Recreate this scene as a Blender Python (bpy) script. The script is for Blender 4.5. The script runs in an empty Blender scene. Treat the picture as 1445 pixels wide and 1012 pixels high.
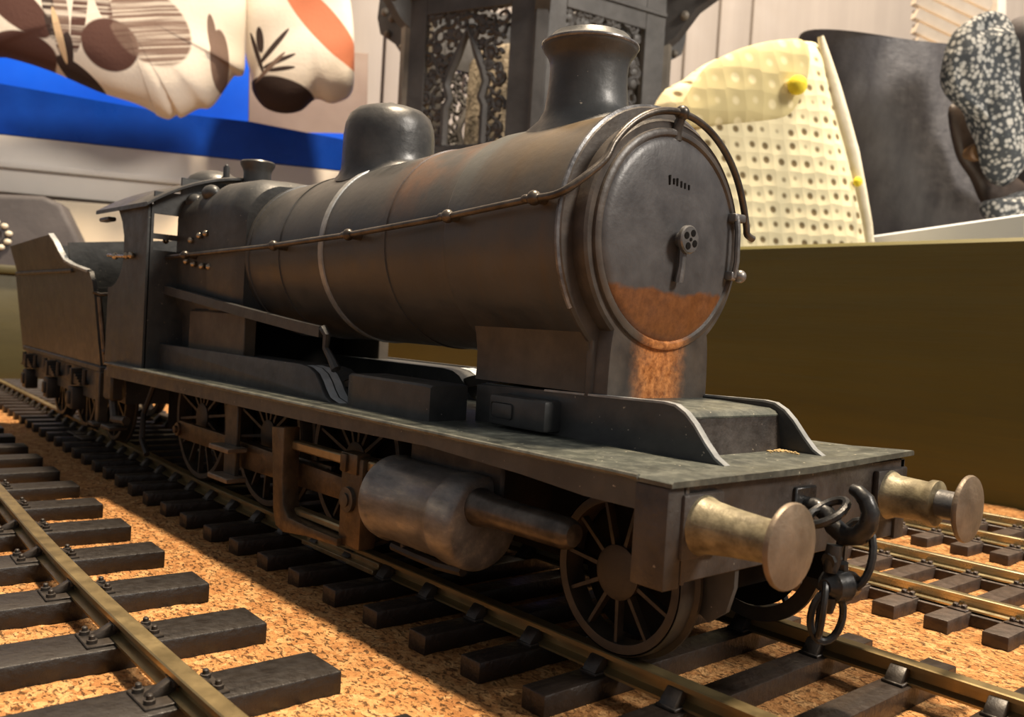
import bpy, bmesh, math, random
import numpy as np
from mathutils import Vector, Matrix, noise

random.seed(4)
K = 0.001                                   # everything below is authored in millimetres
sc = bpy.context.scene
C = sc.collection
PI = math.pi
R_ = math.radians

# ------------------------------------------------------------------ camera
CAMP = Vector((82.496, -111.995, 44.311))
YAW, PITCH, ROLL, FPX = 138.63995, -1.99416, 3.37972, 1278.988
_y, _p, _r = R_(YAW), R_(PITCH), R_(ROLL)
FW = Vector((math.cos(_p)*math.cos(_y), math.cos(_p)*math.sin(_y), math.sin(_p)))
_rt = FW.cross(Vector((0, 0, 1))).normalized()
_up = _rt.cross(FW)
RT = _rt*math.cos(_r) + _up*math.sin(_r)
UP = _up*math.cos(_r) - _rt*math.sin(_r)
cd = bpy.data.cameras.new('camera')
cam = bpy.data.objects.new('camera', cd)
C.objects.link(cam)
cd.sensor_width = 36
cd.lens = FPX/1445*36
cd.clip_start = 0.005
cd.clip_end = 20
M = Matrix.Identity(4)
for i in range(3):
    M[i][0], M[i][1], M[i][2], M[i][3] = RT[i], UP[i], -FW[i], CAMP[i]*K
cam.matrix_world = M
cd.dof.use_dof = True
cd.dof.focus_distance = 0.150
cd.dof.aperture_fstop = 54
sc.camera = cam

def W(px, py, d):
    """point (mm) seen at a photo pixel at depth d"""
    return CAMP + (FW + RT*((px-722.5)/FPX) + UP*((506-py)/FPX))*d

# ------------------------------------------------------------------ light
wd = bpy.data.worlds.new('room')
sc.world = wd
wd.use_nodes = True
wd.node_tree.nodes['Background'].inputs['Color'].default_value = (0.96, 0.97, 1.0, 1)
wd.node_tree.nodes['Background'].inputs['Strength'].default_value = 0.25

def area(name, loc, target, size, power, col):
    l = bpy.data.lights.new(name, 'AREA')
    l.shape = 'DISK'
    l.size = size*K
    l.energy = power
    l.color = col
    o = bpy.data.objects.new(name, l)
    C.objects.link(o)
    o.location = Vector(loc)*K
    o.rotation_euler = (Vector(target)-Vector(loc)).to_track_quat('-Z', 'Y').to_euler()
    return o
area('ceiling_lamp', (-80, 270, 1800), (-60, 20, 0), 130, 88.0, (1.0, 0.80, 0.57))
area('room_lamp', (1200, 520, 1150), (-150, 150, 60), 450, 33, (1.0, 0.91, 0.80))

sc.view_settings.view_transform = 'Standard'
sc.view_settings.look = 'None'
sc.view_settings.gamma = 1
sc.view_settings.use_curve_mapping = False
sc.view_settings.exposure = 0.0

# ------------------------------------------------------------------ materials
class NT:
    def __init__(s, name):
        s.m = bpy.data.materials.new(name)
        s.m.use_nodes = True
        s.t = s.m.node_tree
        s.b = s.t.nodes['Principled BSDF']
        s.tc = None
    def n(s, typ, **kw):
        nd = s.t.nodes.new(typ)
        for k, v in kw.items():
            if k in nd.inputs.keys():
                nd.inputs[k].default_value = v
            else:
                setattr(nd, k, v)
        return nd
    def l(s, a, b):
        s.t.links.new(a, b)
    def co(s):
        if s.tc is None:
            s.tc = s.n('ShaderNodeTexCoord')
        return s.tc.outputs['Object']
    def noise(s, scale, detail=4, rough=.55, stretch=None, dist=0):
        nd = s.n('ShaderNodeTexNoise')
        nd.inputs['Scale'].default_value = scale
        nd.inputs['Detail'].default_value = detail
        nd.inputs['Roughness'].default_value = rough
        nd.inputs['Distortion'].default_value = dist
        if stretch:
            mp = s.n('ShaderNodeMapping')
            mp.inputs['Scale'].default_value = stretch
            s.l(s.co(), mp.inputs['Vector'])
            s.l(mp.outputs[0], nd.inputs['Vector'])
        else:
            s.l(s.co(), nd.inputs['Vector'])
        return nd.outputs['Fac']
    def ramp(s, fac, stops, interp='LINEAR'):
        nd = s.n('ShaderNodeValToRGB')
        e = nd.color_ramp.elements
        while len(e) > 1:
            e.remove(e[-1])
        nd.color_ramp.interpolation = interp
        for i, (p, c) in enumerate(stops):
            if i == 0:
                el = e[0]
                el.position = p
            else:
                el = e.new(p)
            if not isinstance(c, tuple):
                c = (c, c, c)
            el.color = (*c, 1)
        s.l(fac, nd.inputs['Fac'])
        return nd.outputs['Color']
    def math(s, op, a, b=None, c=None, clamp=False):
        nd = s.n('ShaderNodeMath')
        nd.operation = op
        nd.use_clamp = clamp
        for i, v in enumerate((a, b, c)):
            if v is None:
                continue
            if isinstance(v, (int, float)):
                nd.inputs[i].default_value = v
            else:
                s.l(v, nd.inputs[i])
        return nd.outputs[0]
    def mix(s, fac, a, b):
        nd = s.n('ShaderNodeMix')
        nd.data_type = 'RGBA'
        for v, k in ((fac, 0), (a, 6), (b, 7)):
            if isinstance(v, (int, float)):
                nd.inputs[k].default_value = v
            elif isinstance(v, tuple):
                nd.inputs[k].default_value = (*v, 1)
            else:
                s.l(v, nd.inputs[k])
        return nd.outputs[2]
    def xyz(s):
        nd = s.n('ShaderNodeSeparateXYZ')
        s.l(s.co(), nd.inputs[0])
        return nd.outputs
    def ellipse(s, cx, cy, rx, ry, ang=0, soft=.06, x=None, y=None):
        """1 inside a rotated ellipse in the object's x,y plane (metres)"""
        o = s.xyz_() if x is None else (x, y)
        a = R_(ang)
        dx = s.math('SUBTRACT', o[0], cx)
        dy = s.math('SUBTRACT', o[1], cy)
        u = s.math('MULTIPLY_ADD', dx, math.cos(a)/rx, s.math('MULTIPLY', dy, math.sin(a)/rx))
        v = s.math('MULTIPLY_ADD', dy, math.cos(a)/ry, s.math('MULTIPLY', dx, -math.sin(a)/ry))
        q = s.math('ADD', s.math('MULTIPLY', u, u), s.math('MULTIPLY', v, v))
        return s.math('MULTIPLY_ADD', q, -1/(2*soft), (1+soft)/(2*soft), clamp=True)
    def xyz_(s):
        if not hasattr(s, '_xyz'):
            s._xyz = s.xyz()
        return s._xyz
    def col(s, v):
        if isinstance(v, tuple):
            s.b.inputs['Base Color'].default_value = (*v, 1)
        else:
            s.l(v, s.b.inputs['Base Color'])
    def setv(s, k, v):
        if isinstance(v, (int, float)):
            s.b.inputs[k].default_value = v
        else:
            s.l(v, s.b.inputs[k])
    def bump(s, h, dist, strength=1):
        nd = s.n('ShaderNodeBump')
        nd.inputs['Distance'].default_value = dist*K
        nd.inputs['Strength'].default_value = strength
        s.l(h, nd.inputs['Height'])
        s.l(nd.outputs[0], s.b.inputs['Normal'])

def plain(name, a, b, scale=200, rough=(.35, .55), metal=0, bump=.05, stretch=None, spec=None, speck=None):
    t = NT(name)
    f = t.noise(scale, 5, .6, stretch)
    c = t.ramp(f, [(.35, a), (.68, b)])
    if speck:
        c = t.mix(t.ramp(t.noise(1300, 2), [(.735, 0.0), (.75, 1.0)]), c, speck)
    t.col(c)
    f2 = t.noise(scale*2.3, 3)
    t.setv('Roughness', t.ramp(f2, [(.3, rough[0]), (.7, rough[1])]))
    t.setv('Metallic', metal)
    if spec is not None:
        t.setv('Specular IOR Level', spec)
    if bump:
        t.bump(t.noise(scale*4, 4), bump)
    return t.m

MAT = {}
MAT['paint'] = plain('black_engine_paint', (.026, .026, .026), (.054, .053, .051), 160, (.30, .48), 0, .06)
MAT['side'] = plain('sooty_black_paint', (.028, .029, .029), (.055, .056, .054), 130, (.38, .55), 0, .08, speck=(.30, .27, .22))
MAT['under'] = plain('dark_underframe_paint', (.010, .008, .006), (.030, .023, .017), 200, (.45, .65), 0, .05)
MAT['wheel'] = plain('brown_black_wheel_paint', (.022, .017, .012), (.048, .037, .025), 220, (.4, .6), 0, .04)
MAT['greyedge'] = plain('worn_and_highlight_grey_paint', (.20, .21, .21), (.36, .37, .37), 300, (.3, .45), .2, .05)
MAT['pale'] = plain('pale_painted_highlight', (.42, .44, .45), (.62, .64, .64), 300, (.3, .45), .1, .05)  # pale colour stands in for a glossy reflection on the splashers
MAT['rim'] = plain('rim_highlight_grey', (.06, .06, .065), (.18, .18, .185), 300, (.2, .35), .3, .03)  # lightened grey paints in the highlight along the rims
MAT['steel'] = plain('oiled_steel', (.055, .047, .040), (.14, .12, .10), 250, (.28, .42), .7, .05)
MAT['bronze'] = plain('worn_brown_bronze', (.055, .036, .020), (.13, .088, .050), 220, (.3, .5), .6, .1)
MAT['brass_rod'] = plain('dull_brass_rod', (.28, .20, .10), (.42, .32, .18), 250, (.3, .45), .8, .05)
MAT['gunmetal'] = plain('grey_gunmetal', (.10, .10, .10), (.22, .21, .20), 180, (.28, .45), .6, .08)
MAT['chain'] = plain('dark_chain_metal', (.018, .018, .018), (.055, .055, .055), 300, (.25, .42), .55, .06)
MAT['rail'] = plain('dull_brass_rail', (.22, .165, .08), (.36, .28, .14), 120, (.30, .48), .85, .04, (.15, 1, 1))
MAT['rail_bright'] = plain('bright_gold_rail', (.50, .42, .24), (.72, .63, .40), 120, (.22, .34), .9, .02, (.1, 1, 1))
MAT['buffer'] = plain('worn_bronze_buffer', (.13, .10, .07), (.22, .17, .12), 260, (.4, .55), .4, .08)
MAT['shank'] = plain('brassy_buffer_shank', (.12, .10, .06), (.31, .27, .17), 420, (.4, .55), .3, .05)
MAT['sleeper'] = plain('dark_brown_sleeper_plastic', (.013, .009, .007), (.032, .022, .016), 150, (.32, .5), 0, .3, (4, .25, 1))
MAT['timber'] = plain('black_brown_timber', (.008, .006, .005), (.019, .015, .012), 240, (.36, .52), 0, .14, (4, .5, 1))
MAT['chair'] = plain('dark_iron_chair', (.014, .011, .009), (.045, .035, .027), 300, (.35, .55), .1, .08)
MAT['greyplastic'] = plain('grey_brown_sleeper_plastic', (.030, .019, .013), (.068, .046, .034), 300, (.4, .6), 0, .12)
MAT['crumb'] = plain('tan_dust', (.25, .17, .07), (.5, .36, .16), 900, (.8, .9), 0, 0)
MAT['knob'] = plain('bright_knob_metal', (.30, .24, .17), (.55, .48, .38), 300, (.2, .35), .9, .02)
MAT['black'] = plain('matt_black', (.004, .0035, .003), (.008, .007, .006), 100, (.7, .9), 0, .02, spec=.12)
MAT['beam'] = plain('grimy_brown_beam_paint', (.024, .019, .016), (.060, .050, .044), 170, (.36, .55), 0, .15, speck=(.2, .17, .13))

def dusty(name, a, b, dust, lo, hi):
    t = NT(name)
    base = t.ramp(t.noise(140, 5), [(.35, a), (.7, b)])
    d = t.ramp(t.noise(330, 6, .72), [(lo, 0.0), (hi, 1.0)])
    sp = t.ramp(t.noise(1300, 2), [(.725, 0.0), (.74, 1.0)])
    t.col(t.mix(sp, t.mix(d, base, dust), (.42, .39, .30)))
    t.setv('Roughness', t.ramp(t.noise(260, 4), [(.3, .30), (.7, .48)]))
    t.bump(t.noise(700, 4), .06)
    return t.m
MAT['platewear'] = plain('worn_grey_green_edge', (.05, .052, .044), (.15, .15, .125), 260, (.35, .5), .1, .1)
MAT['plate'] = dusty('greenish_grey_running_plate_paint', (.036, .040, .035), (.066, .072, .061), (.135, .14, .115), .46, .72)

def boiler_mat():
    t = NT('weathered_boiler_paint')
    base = t.ramp(t.noise(120, 5, .6), [(.3, (.036, .036, .035)), (.7, (.066, .064, .060))])
    x, y, z = t.xyz_()
    def band(c, w):
        d = t.math('DIVIDE', t.math('SUBTRACT', x, c*K), w*K)
        return t.math('SUBTRACT', 1, t.math('MULTIPLY', d, d), clamp=True)
    n = t.ramp(t.noise(70, 4, .6), [(.38, 0.0), (.62, 1.0)])
    top = t.math('MULTIPLY_ADD', z, 1/(13*K), -61/13, clamp=True)
    m1 = t.math('MULTIPLY', t.math('MULTIPLY', band(32, 13), n), top, clamp=True)
    m2 = t.math('MULTIPLY', t.math('MULTIPLY', band(62, 14), t.math('MULTIPLY_ADD', n, .6, .4)), t.math('MULTIPLY_ADD', z, 1/(30*K), -52/30, clamp=True), clamp=True)
    m3 = t.math('MULTIPLY', t.math('MULTIPLY', band(46, 5), top), .6, clamp=True)
    c = t.mix(t.math('MULTIPLY', m1, .9), base, (.21, .095, .04))
    c = t.mix(t.math('MULTIPLY', m2, .8), c, (.150, .098, .042))
    c = t.mix(m3, c, (.11, .125, .12))
    st = t.ramp(t.noise(60, 3, .5, (6, 1, .35)), [(.5, 0.0), (.75, 1.0)])
    m4 = t.math('MULTIPLY', t.math('MULTIPLY', band(56, 22), st), .38, clamp=True)
    c = t.mix(m4, c, (.085, .050, .020))
    t.col(c)
    t.setv('Roughness', t.ramp(t.noise(240, 4), [(.3, .34), (.7, .50)]))
    t.bump(t.noise(600, 4), .05)
    return t.m
MAT['boiler'] = boiler_mat()

def rusty(name, zline, amp, base_a, base_b, rust_a, rust_b, side=None):
    t = NT(name)
    base = t.ramp(t.noise(200, 5), [(.35, base_a), (.7, base_b)])
    rust = t.ramp(t.noise(700, 6, .75), [(.38, rust_a), (.65, rust_b)])
    x, y, z = t.xyz_()
    h = t.math('MULTIPLY_ADD', t.noise(130, 3), amp*K, (zline-amp*.5)*K)
    m = t.math('MULTIPLY', t.math('SUBTRACT', h, z), 1/(.7*K), clamp=True)
    if side:
        d = t.math('DIVIDE', t.math('SUBTRACT', y, side[0]*K), side[1]*K)
        f = t.math('MULTIPLY_ADD', t.math('MULTIPLY', d, d), -1.0, 1.15, clamp=True)
        f2 = t.math('MULTIPLY_ADD', t.math('SUBTRACT', t.noise(500, 5, .75), .5), 2.2, f, clamp=True)
        m = t.math('MULTIPLY', m, t.math('MULTIPLY', f, f2), clamp=True)
    t.col(t.mix(m, base, rust))
    t.setv('Roughness', t.ramp(t.noise(300, 4), [(.3, .33), (.7, .5)]))
    t.bump(t.noise(900, 4), .06)
    return t.m
MAT['door'] = rusty('grey_smokebox_door_with_rust', 51.6, 4.2, (.048, .046, .047), (.082, .080, .081), (.115, .042, .013), (.19, .072, .022))
MAT['front'] = rusty('smokebox_front_with_rust', 49.0, 5, (.036, .030, .026), (.082, .067, .054), (.24, .075, .016), (.66, .27, .085), (-.5, 7.0))
MAT['brown'] = plain('dry_brown_saddle_paint', (.050, .038, .026), (.090, .070, .048), 140, (.45, .6), 0, .06)

def cyl_mat():
    t = NT('steel_cylinder_cladding')
    c = t.ramp(t.noise(110, 5, .65, (1, 3, 3)), [(.3, (.10, .097, .094)), (.55, (.20, .19, .18)), (.75, (.38, .34, .27))])
    t.col(c)
    t.setv('Metallic', .45)
    t.setv('Roughness', t.ramp(t.noise(300, 4), [(.3, .28), (.7, .46)]))
    t.bump(t.noise(500, 4), .06)
    return t.m
MAT['cyl'] = cyl_mat()

def cork_mat():
    t = NT('cork_sheet')
    wn = t.n('ShaderNodeTexNoise')
    wn.inputs['Scale'].default_value = 700
    wn.inputs['Detail'].default_value = 3
    t.l(t.co(), wn.inputs['Vector'])
    vm = t.n('ShaderNodeVectorMath')
    vm.operation = 'MULTIPLY_ADD'
    t.l(wn.outputs['Color'], vm.inputs[0])
    vm.inputs[1].default_value = (.0017, .0017, .0017)
    t.l(t.co(), vm.inputs[2])
    vc = t.n('ShaderNodeTexVoronoi')
    vc.inputs['Scale'].default_value = 620
    t.l(vm.outputs[0], vc.inputs['Vector'])
    sep = t.n('ShaderNodeSeparateColor')
    t.l(vc.outputs['Color'], sep.inputs[0])
    cell = t.ramp(sep.outputs[0], [(0, (.36, .165, .056)), (.5, (.46, .23, .083)), (1, (.56, .32, .135))])
    fine = t.ramp(t.noise(1500, 4, .7), [(.3, (.80, .76, .70)), (.7, (1.12, 1.12, 1.12))])
    big = t.ramp(t.noise(60, 4), [(.3, (.88, .84, .80)), (.7, (1.08, 1.08, 1.08))])
    c = cell
    for q in (fine, big):
        mm = t.n('ShaderNodeMix')
        mm.data_type = 'RGBA'
        mm.blend_type = 'MULTIPLY'
        mm.inputs[0].default_value = 1
        t.l(c, mm.inputs[6])
        t.l(q, mm.inputs[7])
        c = mm.outputs[2]
    fl = t.ramp(t.noise(800, 5, .65, (1, 1.8, 1), .6), [(.33, 1.0), (.45, 0.0)])
    t.col(t.mix(t.math('MULTIPLY', fl, .58), c, (.105, .042, .014)))
    t.setv('Roughness', .85)
    t.setv('Specular IOR Level', .2)
    hgt = t.math('MULTIPLY_ADD', fl, -1.1, t.math('MULTIPLY', t.noise(800, 5, .65), 1.2))
    hgt = t.math('ADD', hgt, t.math('MULTIPLY', sep.outputs[1], .25))
    t.bump(hgt, .75)
    return t.m
MAT['cork'] = cork_mat()

def board_mat():
    t = NT('olive_brown_board_paint')
    g = t.noise(16, 6, .6, (.25, 1, 3))
    c = t.ramp(g, [(.3, (.085, .071, .008)), (.7, (.125, .106, .016))])
    t.col(c)
    t.setv('Roughness', t.ramp(t.noise(30, 3), [(.3, .40), (.7, .6)]))
    t.bump(t.noise(60, 5, .6, (.15, 1, 3)), .6)
    return t.m
MAT['board'] = board_mat()
MAT['white'] = plain('cream_white_gloss_paint', (.66, .61, .55), (.74, .69, .63), 12, (.25, .4), 0, .05)
MAT['coolwhite'] = plain('cool_white_card', (.74, .77, .80), (.80, .83, .86), 12, (.4, .55), 0, 0)
MAT['endboard'] = plain('shaded_olive_board_paint', (.040, .033, .006), (.066, .054, .011), 16, (.5, .65), 0, .2, (1, .25, 3))  # same olive paint darkened, shade put into the end board's colour
MAT['wallpaint'] = plain('warm_white_wall_paint', (.33, .292, .265), (.37, .328, .298), 14, (.5, .65), 0, .2, (4, 4, .4))
MAT['blue_lit'] = plain('lit_blue_plastic', (.004, .095, .70), (.006, .12, .80), 18, (.4, .5), 0, 0, spec=.25)  # brighter copy of the tray blue, lamp light painted into it
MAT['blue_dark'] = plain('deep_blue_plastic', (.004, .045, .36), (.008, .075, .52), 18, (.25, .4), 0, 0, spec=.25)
MAT['lantern'] = plain('charcoal_lantern_wood', (.058, .053, .049), (.10, .093, .086), 40, (.45, .6), 0, .3)
MAT['lantern_trim'] = plain('weathered_lantern_post', (.10, .085, .065), (.20, .17, .13), 40, (.45, .6), 0, .3)
MAT['leather'] = plain('dark_grey_leather', (.065, .061, .066), (.13, .125, .13), 22, (.42, .6), 0, .9, (3, .3, 1))
MAT['darkcloth'] = plain('dark_grey_cloth', (.060, .054, .056), (.085, .076, .078), 60, (.6, .8), 0, .2)
MAT['brownleather'] = plain('dark_brown_leather', (.030, .019, .013), (.055, .036, .026), 60, (.4, .6), 0, .3)
MAT['button'] = plain('brown_wood_button', (.14, .075, .035), (.22, .13, .06), 100, (.35, .5), 0, .05)
MAT['yellow'] = plain('bright_yellow_wool', (.80, .62, .02), (.90, .74, .05), 60, (.7, .9), 0, .5)
MAT['piping'] = plain('cream_edging', (.72, .64, .46), (.84, .77, .60), 60, (.6, .8), 0, .4)
MAT['stud'] = plain('pale_stud', (.70, .64, .50), (.8, .74, .6), 60, (.3, .5), 0, 0)
MAT['cream'] = plain('cream_card', (.70, .58, .42), (.78, .66, .50), 14, (.6, .8), 0, .05)
MAT['dullbrown'] = plain('dull_brown_shade_and_backing', (.22, .16, .13), (.28, .21, .17), 14, (.6, .8), 0, .05)
MAT['added_blocker'] = plain('mottled_beige_added_blocker', (.10, .085, .06), (.46, .39, .29), 75, (.6, .8), 0, 2)
MAT['table'] = plain('brown_added_table', (.05, .035, .025), (.08, .055, .04), 20, (.4, .6), 0, .1, (1, 8, 1))
MAT['wicker'] = plain('pale_wooden_slat', (.62, .53, .43), (.72, .63, .52), 40, (.5, .7), 0, .1)

# ------------------------------------------------------------------ mesh builder
class B:
    def __init__(s):
        s.bm = bmesh.new()
    def box(s, x0, x1, y0, y1, z0, z1, bev=0, seg=1):
        b2 = bmesh.new()
        bmesh.ops.create_cube(b2, size=1)
        for v in b2.verts:
            v.co = Vector(((x0+x1)/2+v.co.x*(x1-x0), (y0+y1)/2+v.co.y*(y1-y0), (z0+z1)/2+v.co.z*(z1-z0)))
        if bev:
            bmesh.ops.bevel(b2, geom=b2.edges[:], offset=bev, segments=seg, affect='EDGES', profile=.5)
        s.add(b2)
        return s
    def add(s, b2, mat=None):
        if mat is not None:
            b2.transform(mat)
        me = bpy.data.meshes.new('t')
        b2.to_mesh(me)
        b2.free()
        s.bm.from_mesh(me)
        bpy.data.meshes.remove(me)
    def prism(s, pts, axis, a, b, bev=0, seg=2):
        """polygon extruded along an axis; pts are the two other coordinates in x,y,z order"""
        b2 = bmesh.new()
        def mk(p, v):
            return {'x': (v, p[0], p[1]), 'y': (p[0], v, p[1]), 'z': (p[0], p[1], v)}[axis]
        va = [b2.verts.new(mk(p, a)) for p in pts]
        vb = [b2.verts.new(mk(p, b)) for p in pts]
        n = len(pts)
        caps = [b2.faces.new(va), b2.faces.new(vb[::-1])]
        for i in range(n):
            b2.faces.new((va[i], vb[i], vb[(i+1) % n], va[(i+1) % n]))
        bmesh.ops.recalc_face_normals(b2, faces=b2.faces[:])
        if bev:
            es = [e for f in caps for e in f.edges]
            bmesh.ops.bevel(b2, geom=es, offset=bev, segments=seg, affect='EDGES', profile=.5)
        s.add(b2)
        return s
    def loft(s, rings, closed=True, cap=True):
        vs = [[s.bm.verts.new(p) for p in r] for r in rings]
        n = len(rings[0])
        fs = []
        for a, b in zip(vs, vs[1:]):
            for i in range(n if closed else n-1):
                j = (i+1) % n
                fs.append(s.bm.faces.new((a[i], a[j], b[j], b[i])))
        if cap and closed:
            fs.append(s.bm.faces.new(vs[0][::-1]))
            fs.append(s.bm.faces.new(vs[-1]))
        bmesh.ops.recalc_face_normals(s.bm, faces=fs)
        return s
    def lathe(s, prof, origin, axis='x', n=48, cap=True):
        """prof: list of (t along axis, radius)"""
        o = Vector(origin)
        rings = []
        for t, r in prof:
            r = max(r, .02)
            ring = []
            for i in range(n):
                a = 2*PI*i/n
                c, q = r*math.cos(a), r*math.sin(a)
                ring.append(o+Vector({'x': (t, c, q), 'y': (c, t, q), 'z': (c, q, t)}[axis]))
            rings.append(ring)
        return s.loft(rings, True, cap)
    def tube(s, path, r, n=8, closed=False):
        path = [Vector(p) for p in path]
        rings = []
        m = len(path)
        ref = None
        for i, p in enumerate(path):
            if closed:
                d = path[(i+1) % m]-path[i-1]
            else:
                d = path[min(i+1, m-1)]-path[max(i-1, 0)]
            d.normalize()
            if ref is None:
                ref = d.orthogonal().normalized()
            ref = (ref-d*ref.dot(d)).normalized()
            q = d.cross(ref)
            rr = r[i] if isinstance(r, (list, tuple)) else r
            rings.append([p+(ref*math.cos(2*PI*k/n)+q*math.sin(2*PI*k/n))*rr for k in range(n)])
        if closed:
            rings.append(rings[0])
            vs = [[s.bm.verts.new(p) for p in r_] for r_ in rings[:-1]]
            fs = []
            for i in range(m):
                a, b = vs[i], vs[(i+1) % m]
                for k in range(n):
                    fs.append(s.bm.faces.new((a[k], a[(k+1) % n], b[(k+1) % n], b[k])))
            bmesh.ops.recalc_face_normals(s.bm, faces=fs)
            return s
        return s.loft(rings)
    def ball(s, c, r, u=16, v=10, scale=(1, 1, 1)):
        b2 = bmesh.new()
        bmesh.ops.create_uvsphere(b2, u_segments=u, v_segments=v, radius=r)
        s.add(b2, Matrix.Translation(Vector(c)) @ Matrix.Diagonal((*scale, 1)))
        return s
    def xf(s, mat):
        s.bm.transform(mat)
        return s
    def mesh(s, name, mat, org=(0, 0, 0), smooth=38):
        bm = s.bm
        bm.transform(Matrix.Scale(K, 4) @ Matrix.Translation(-Vector(org)))
        if smooth:
            lim = R_(smooth)
            for f in bm.faces:
                f.smooth = True
            for e in bm.edges:
                if len(e.link_faces) == 2 and e.calc_face_angle(0) > lim:
                    e.smooth = False
        me = bpy.data.meshes.new(name)
        bm.to_mesh(me)
        bm.free()
        me.materials.append(MAT[mat] if isinstance(mat, str) else mat)
        return me

ORG = {}
def link(name, me, parent=None):
    o = bpy.data.objects.new(name, me)
    C.objects.link(o)
    if parent is not None:
        o.parent = parent
    return o
def thing(name, label, cat, loc, group=None):
    o = bpy.data.objects.new(name, None)
    o.empty_display_size = .01
    C.objects.link(o)
    o.location = Vector(loc)*K
    tag(o, label, cat, group)
    ORG[o.name] = Vector(loc)
    return o
def tag(o, label, cat, group=None):
    o['label'] = label
    o['category'] = cat
    if group:
        o['group'] = group
def part(name, b, mat, parent, label=None, smooth=38, org=None):
    """a part whose mesh is authored in world millimetres; every ancestor is an unrotated thing"""
    r = parent
    while r.parent is not None:
        r = r.parent
    o = link(name, b.mesh(name, mat, ORG[r.name] if org is None else org, smooth), parent)
    if label:
        o['label'] = label
    return o
def arc(cx, cy, r, a0, a1, n):
    return [(cx+r*math.cos(R_(a0+(a1-a0)*i/n)), cy+r*math.sin(R_(a0+(a1-a0)*i/n))) for i in range(n+1)]

# ------------------------------------------------------------------ setting: cork floor
def grid_floor():
    xs = np.concatenate([np.arange(-640, -220, 6), np.arange(-220, 70, 1.3), np.arange(70, 200, 6)])
    ys = np.concatenate([np.arange(-300, -90, 6), np.arange(-90, 70, 1.3), np.arange(70, 216, 4)])
    vs = []
    for x in xs:
        for y in ys:
            h = noise.noise((x*.55, y*.55, 0))*.28 + noise.noise((x*.12, y*.12, 4))*.25
            vs.append((x*K, y*K, (-6.15+h)*K))
    ny = len(ys)
    fs = [(i*ny+j, (i+1)*ny+j, (i+1)*ny+j+1, i*ny+j+1) for i in range(len(xs)-1) for j in range(ny-1)]
    me = bpy.data.meshes.new('floor')
    me.from_pydata(vs, [], fs)
    me.polygons.foreach_set('use_smooth', [True]*len(fs))
    me.materials.append(MAT['cork'])
    o = link('floor', me)
    o['kind'] = 'structure'
    o['label'] = 'warm tan cork sheet under all the tracks'
grid_floor()

# boards round the layout
b = B()
b.prism([(213.6, -9), (231.6, -9), (231.6, 82.6), (230, 84.2), (215, 84.2), (213.6, 82.8)], 'x', -512, 260)
o = link('side_board', b.mesh('side_board', 'board', (-100, 222, -9)))
o.location = Vector((-100, 222, -9))*K
tag(o, 'long olive brown painted board edging the layout behind the engine', 'board')
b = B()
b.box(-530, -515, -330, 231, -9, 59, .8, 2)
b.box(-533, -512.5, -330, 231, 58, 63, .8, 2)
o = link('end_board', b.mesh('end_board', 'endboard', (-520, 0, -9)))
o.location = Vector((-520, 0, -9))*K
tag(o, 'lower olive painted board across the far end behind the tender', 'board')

# ------------------------------------------------------------------ track
def rail_prof(h, hw, fw):
    """y,z outline with head top at z=0"""
    return [(-fw, -h), (fw, -h), (fw, -h+.35), (.35, -h+.8), (.35, -1.0), (hw, -.8), (hw, -.15), (hw-.18, 0), (-hw+.18, 0), (-hw, -.15), (-hw, -.8), (-.35, -1.0), (-.35, -h+.8), (-fw, -h+.35)]
def sweep(path, prof, ztop):
    b = B()
    rings = []
    for i, p in enumerate(path):
        a, c = path[max(i-1, 0)], path[min(i+1, len(path)-1)]
        d = Vector((c[0]-a[0], c[1]-a[1], 0)).normalized()
        nrm = Vector((-d.y, d.x, 0))
        rings.append([Vector((p[0], p[1], ztop))+nrm*q[0]+Vector((0, 0, q[1])) for q in prof])
    b.loft(rings)
    return b
def yo(x):
    """sideways drift of the curve behind the engine"""
    t = -105-x
    if t <= 0:
        return 0
    return .0006*t*t if t < 50 else .0006*2500+.06*(t-50)
def curve_pts(fn, xs, off):
    out = []
    for x in xs:
        s = (fn(x+1)-fn(x-1))/2
        q = math.hypot(1, s)
        out.append((x-s/q*off, fn(x)+off/q))
    return out

def chair_near(kind):
    """a small chair clip at the origin, rail along x, lying on sleeper top z=0"""
    b = B()
    if kind == 'fine':
        b.box(-1.6, 1.6, -3.2, 3.2, -.05, .45, .12)
        for s in (-1, 1):
            b.prism([(s*.9, .4), (s*3.0, .4), (s*2.7, 1.0), (s*1.5, 2.3), (s*.65, 2.4), (s*.6, 1.2)], 'x', -1.25, 1.25, .15)
    elif kind == 'big':
        b.box(-3.3, 3.3, -5.2, 5.2, -.05, .35, .12)
        for s in (-1, 1):
            b.prism([(s*.6, .3), (s*4.1, .3), (s*3.9, .75), (s*1.5, 2.05), (s*.8, 2.3), (s*.5, 1.6)], 'x', -.75, .75, .2)
            b.prism([(s*.5, 1.5), (s*1.25, 1.35), (s*1.3, 2.15), (s*.55, 2.4)], 'x', -1.5, 1.5, .2)
    else:
        b.box(-1.7, 1.7, -3.4, 3.4, -.05, .3, .1)
        for s in (-1, 1):
            b.box(-1.2, -.35, s*1.75-.6, s*1.75+.6, .2, 1.0, .15)
            b.box(.35, 1.2, s*1.75-.6, s*1.75+.6, .2, 1.0, .15)
            b.box(-1.0, 1.0, s*1.6-.4, s*1.6+.4, .2, .65, .1)
    return b
def bolt_b(kind):
    b = B()
    if kind == 'big':
        b.lathe([(0, .72), (.55, .72), (.6, .6), (.6, .42), (1.05, .42), (1.2, .28)], (0, 0, .3), 'z', 10)
    return b

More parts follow.
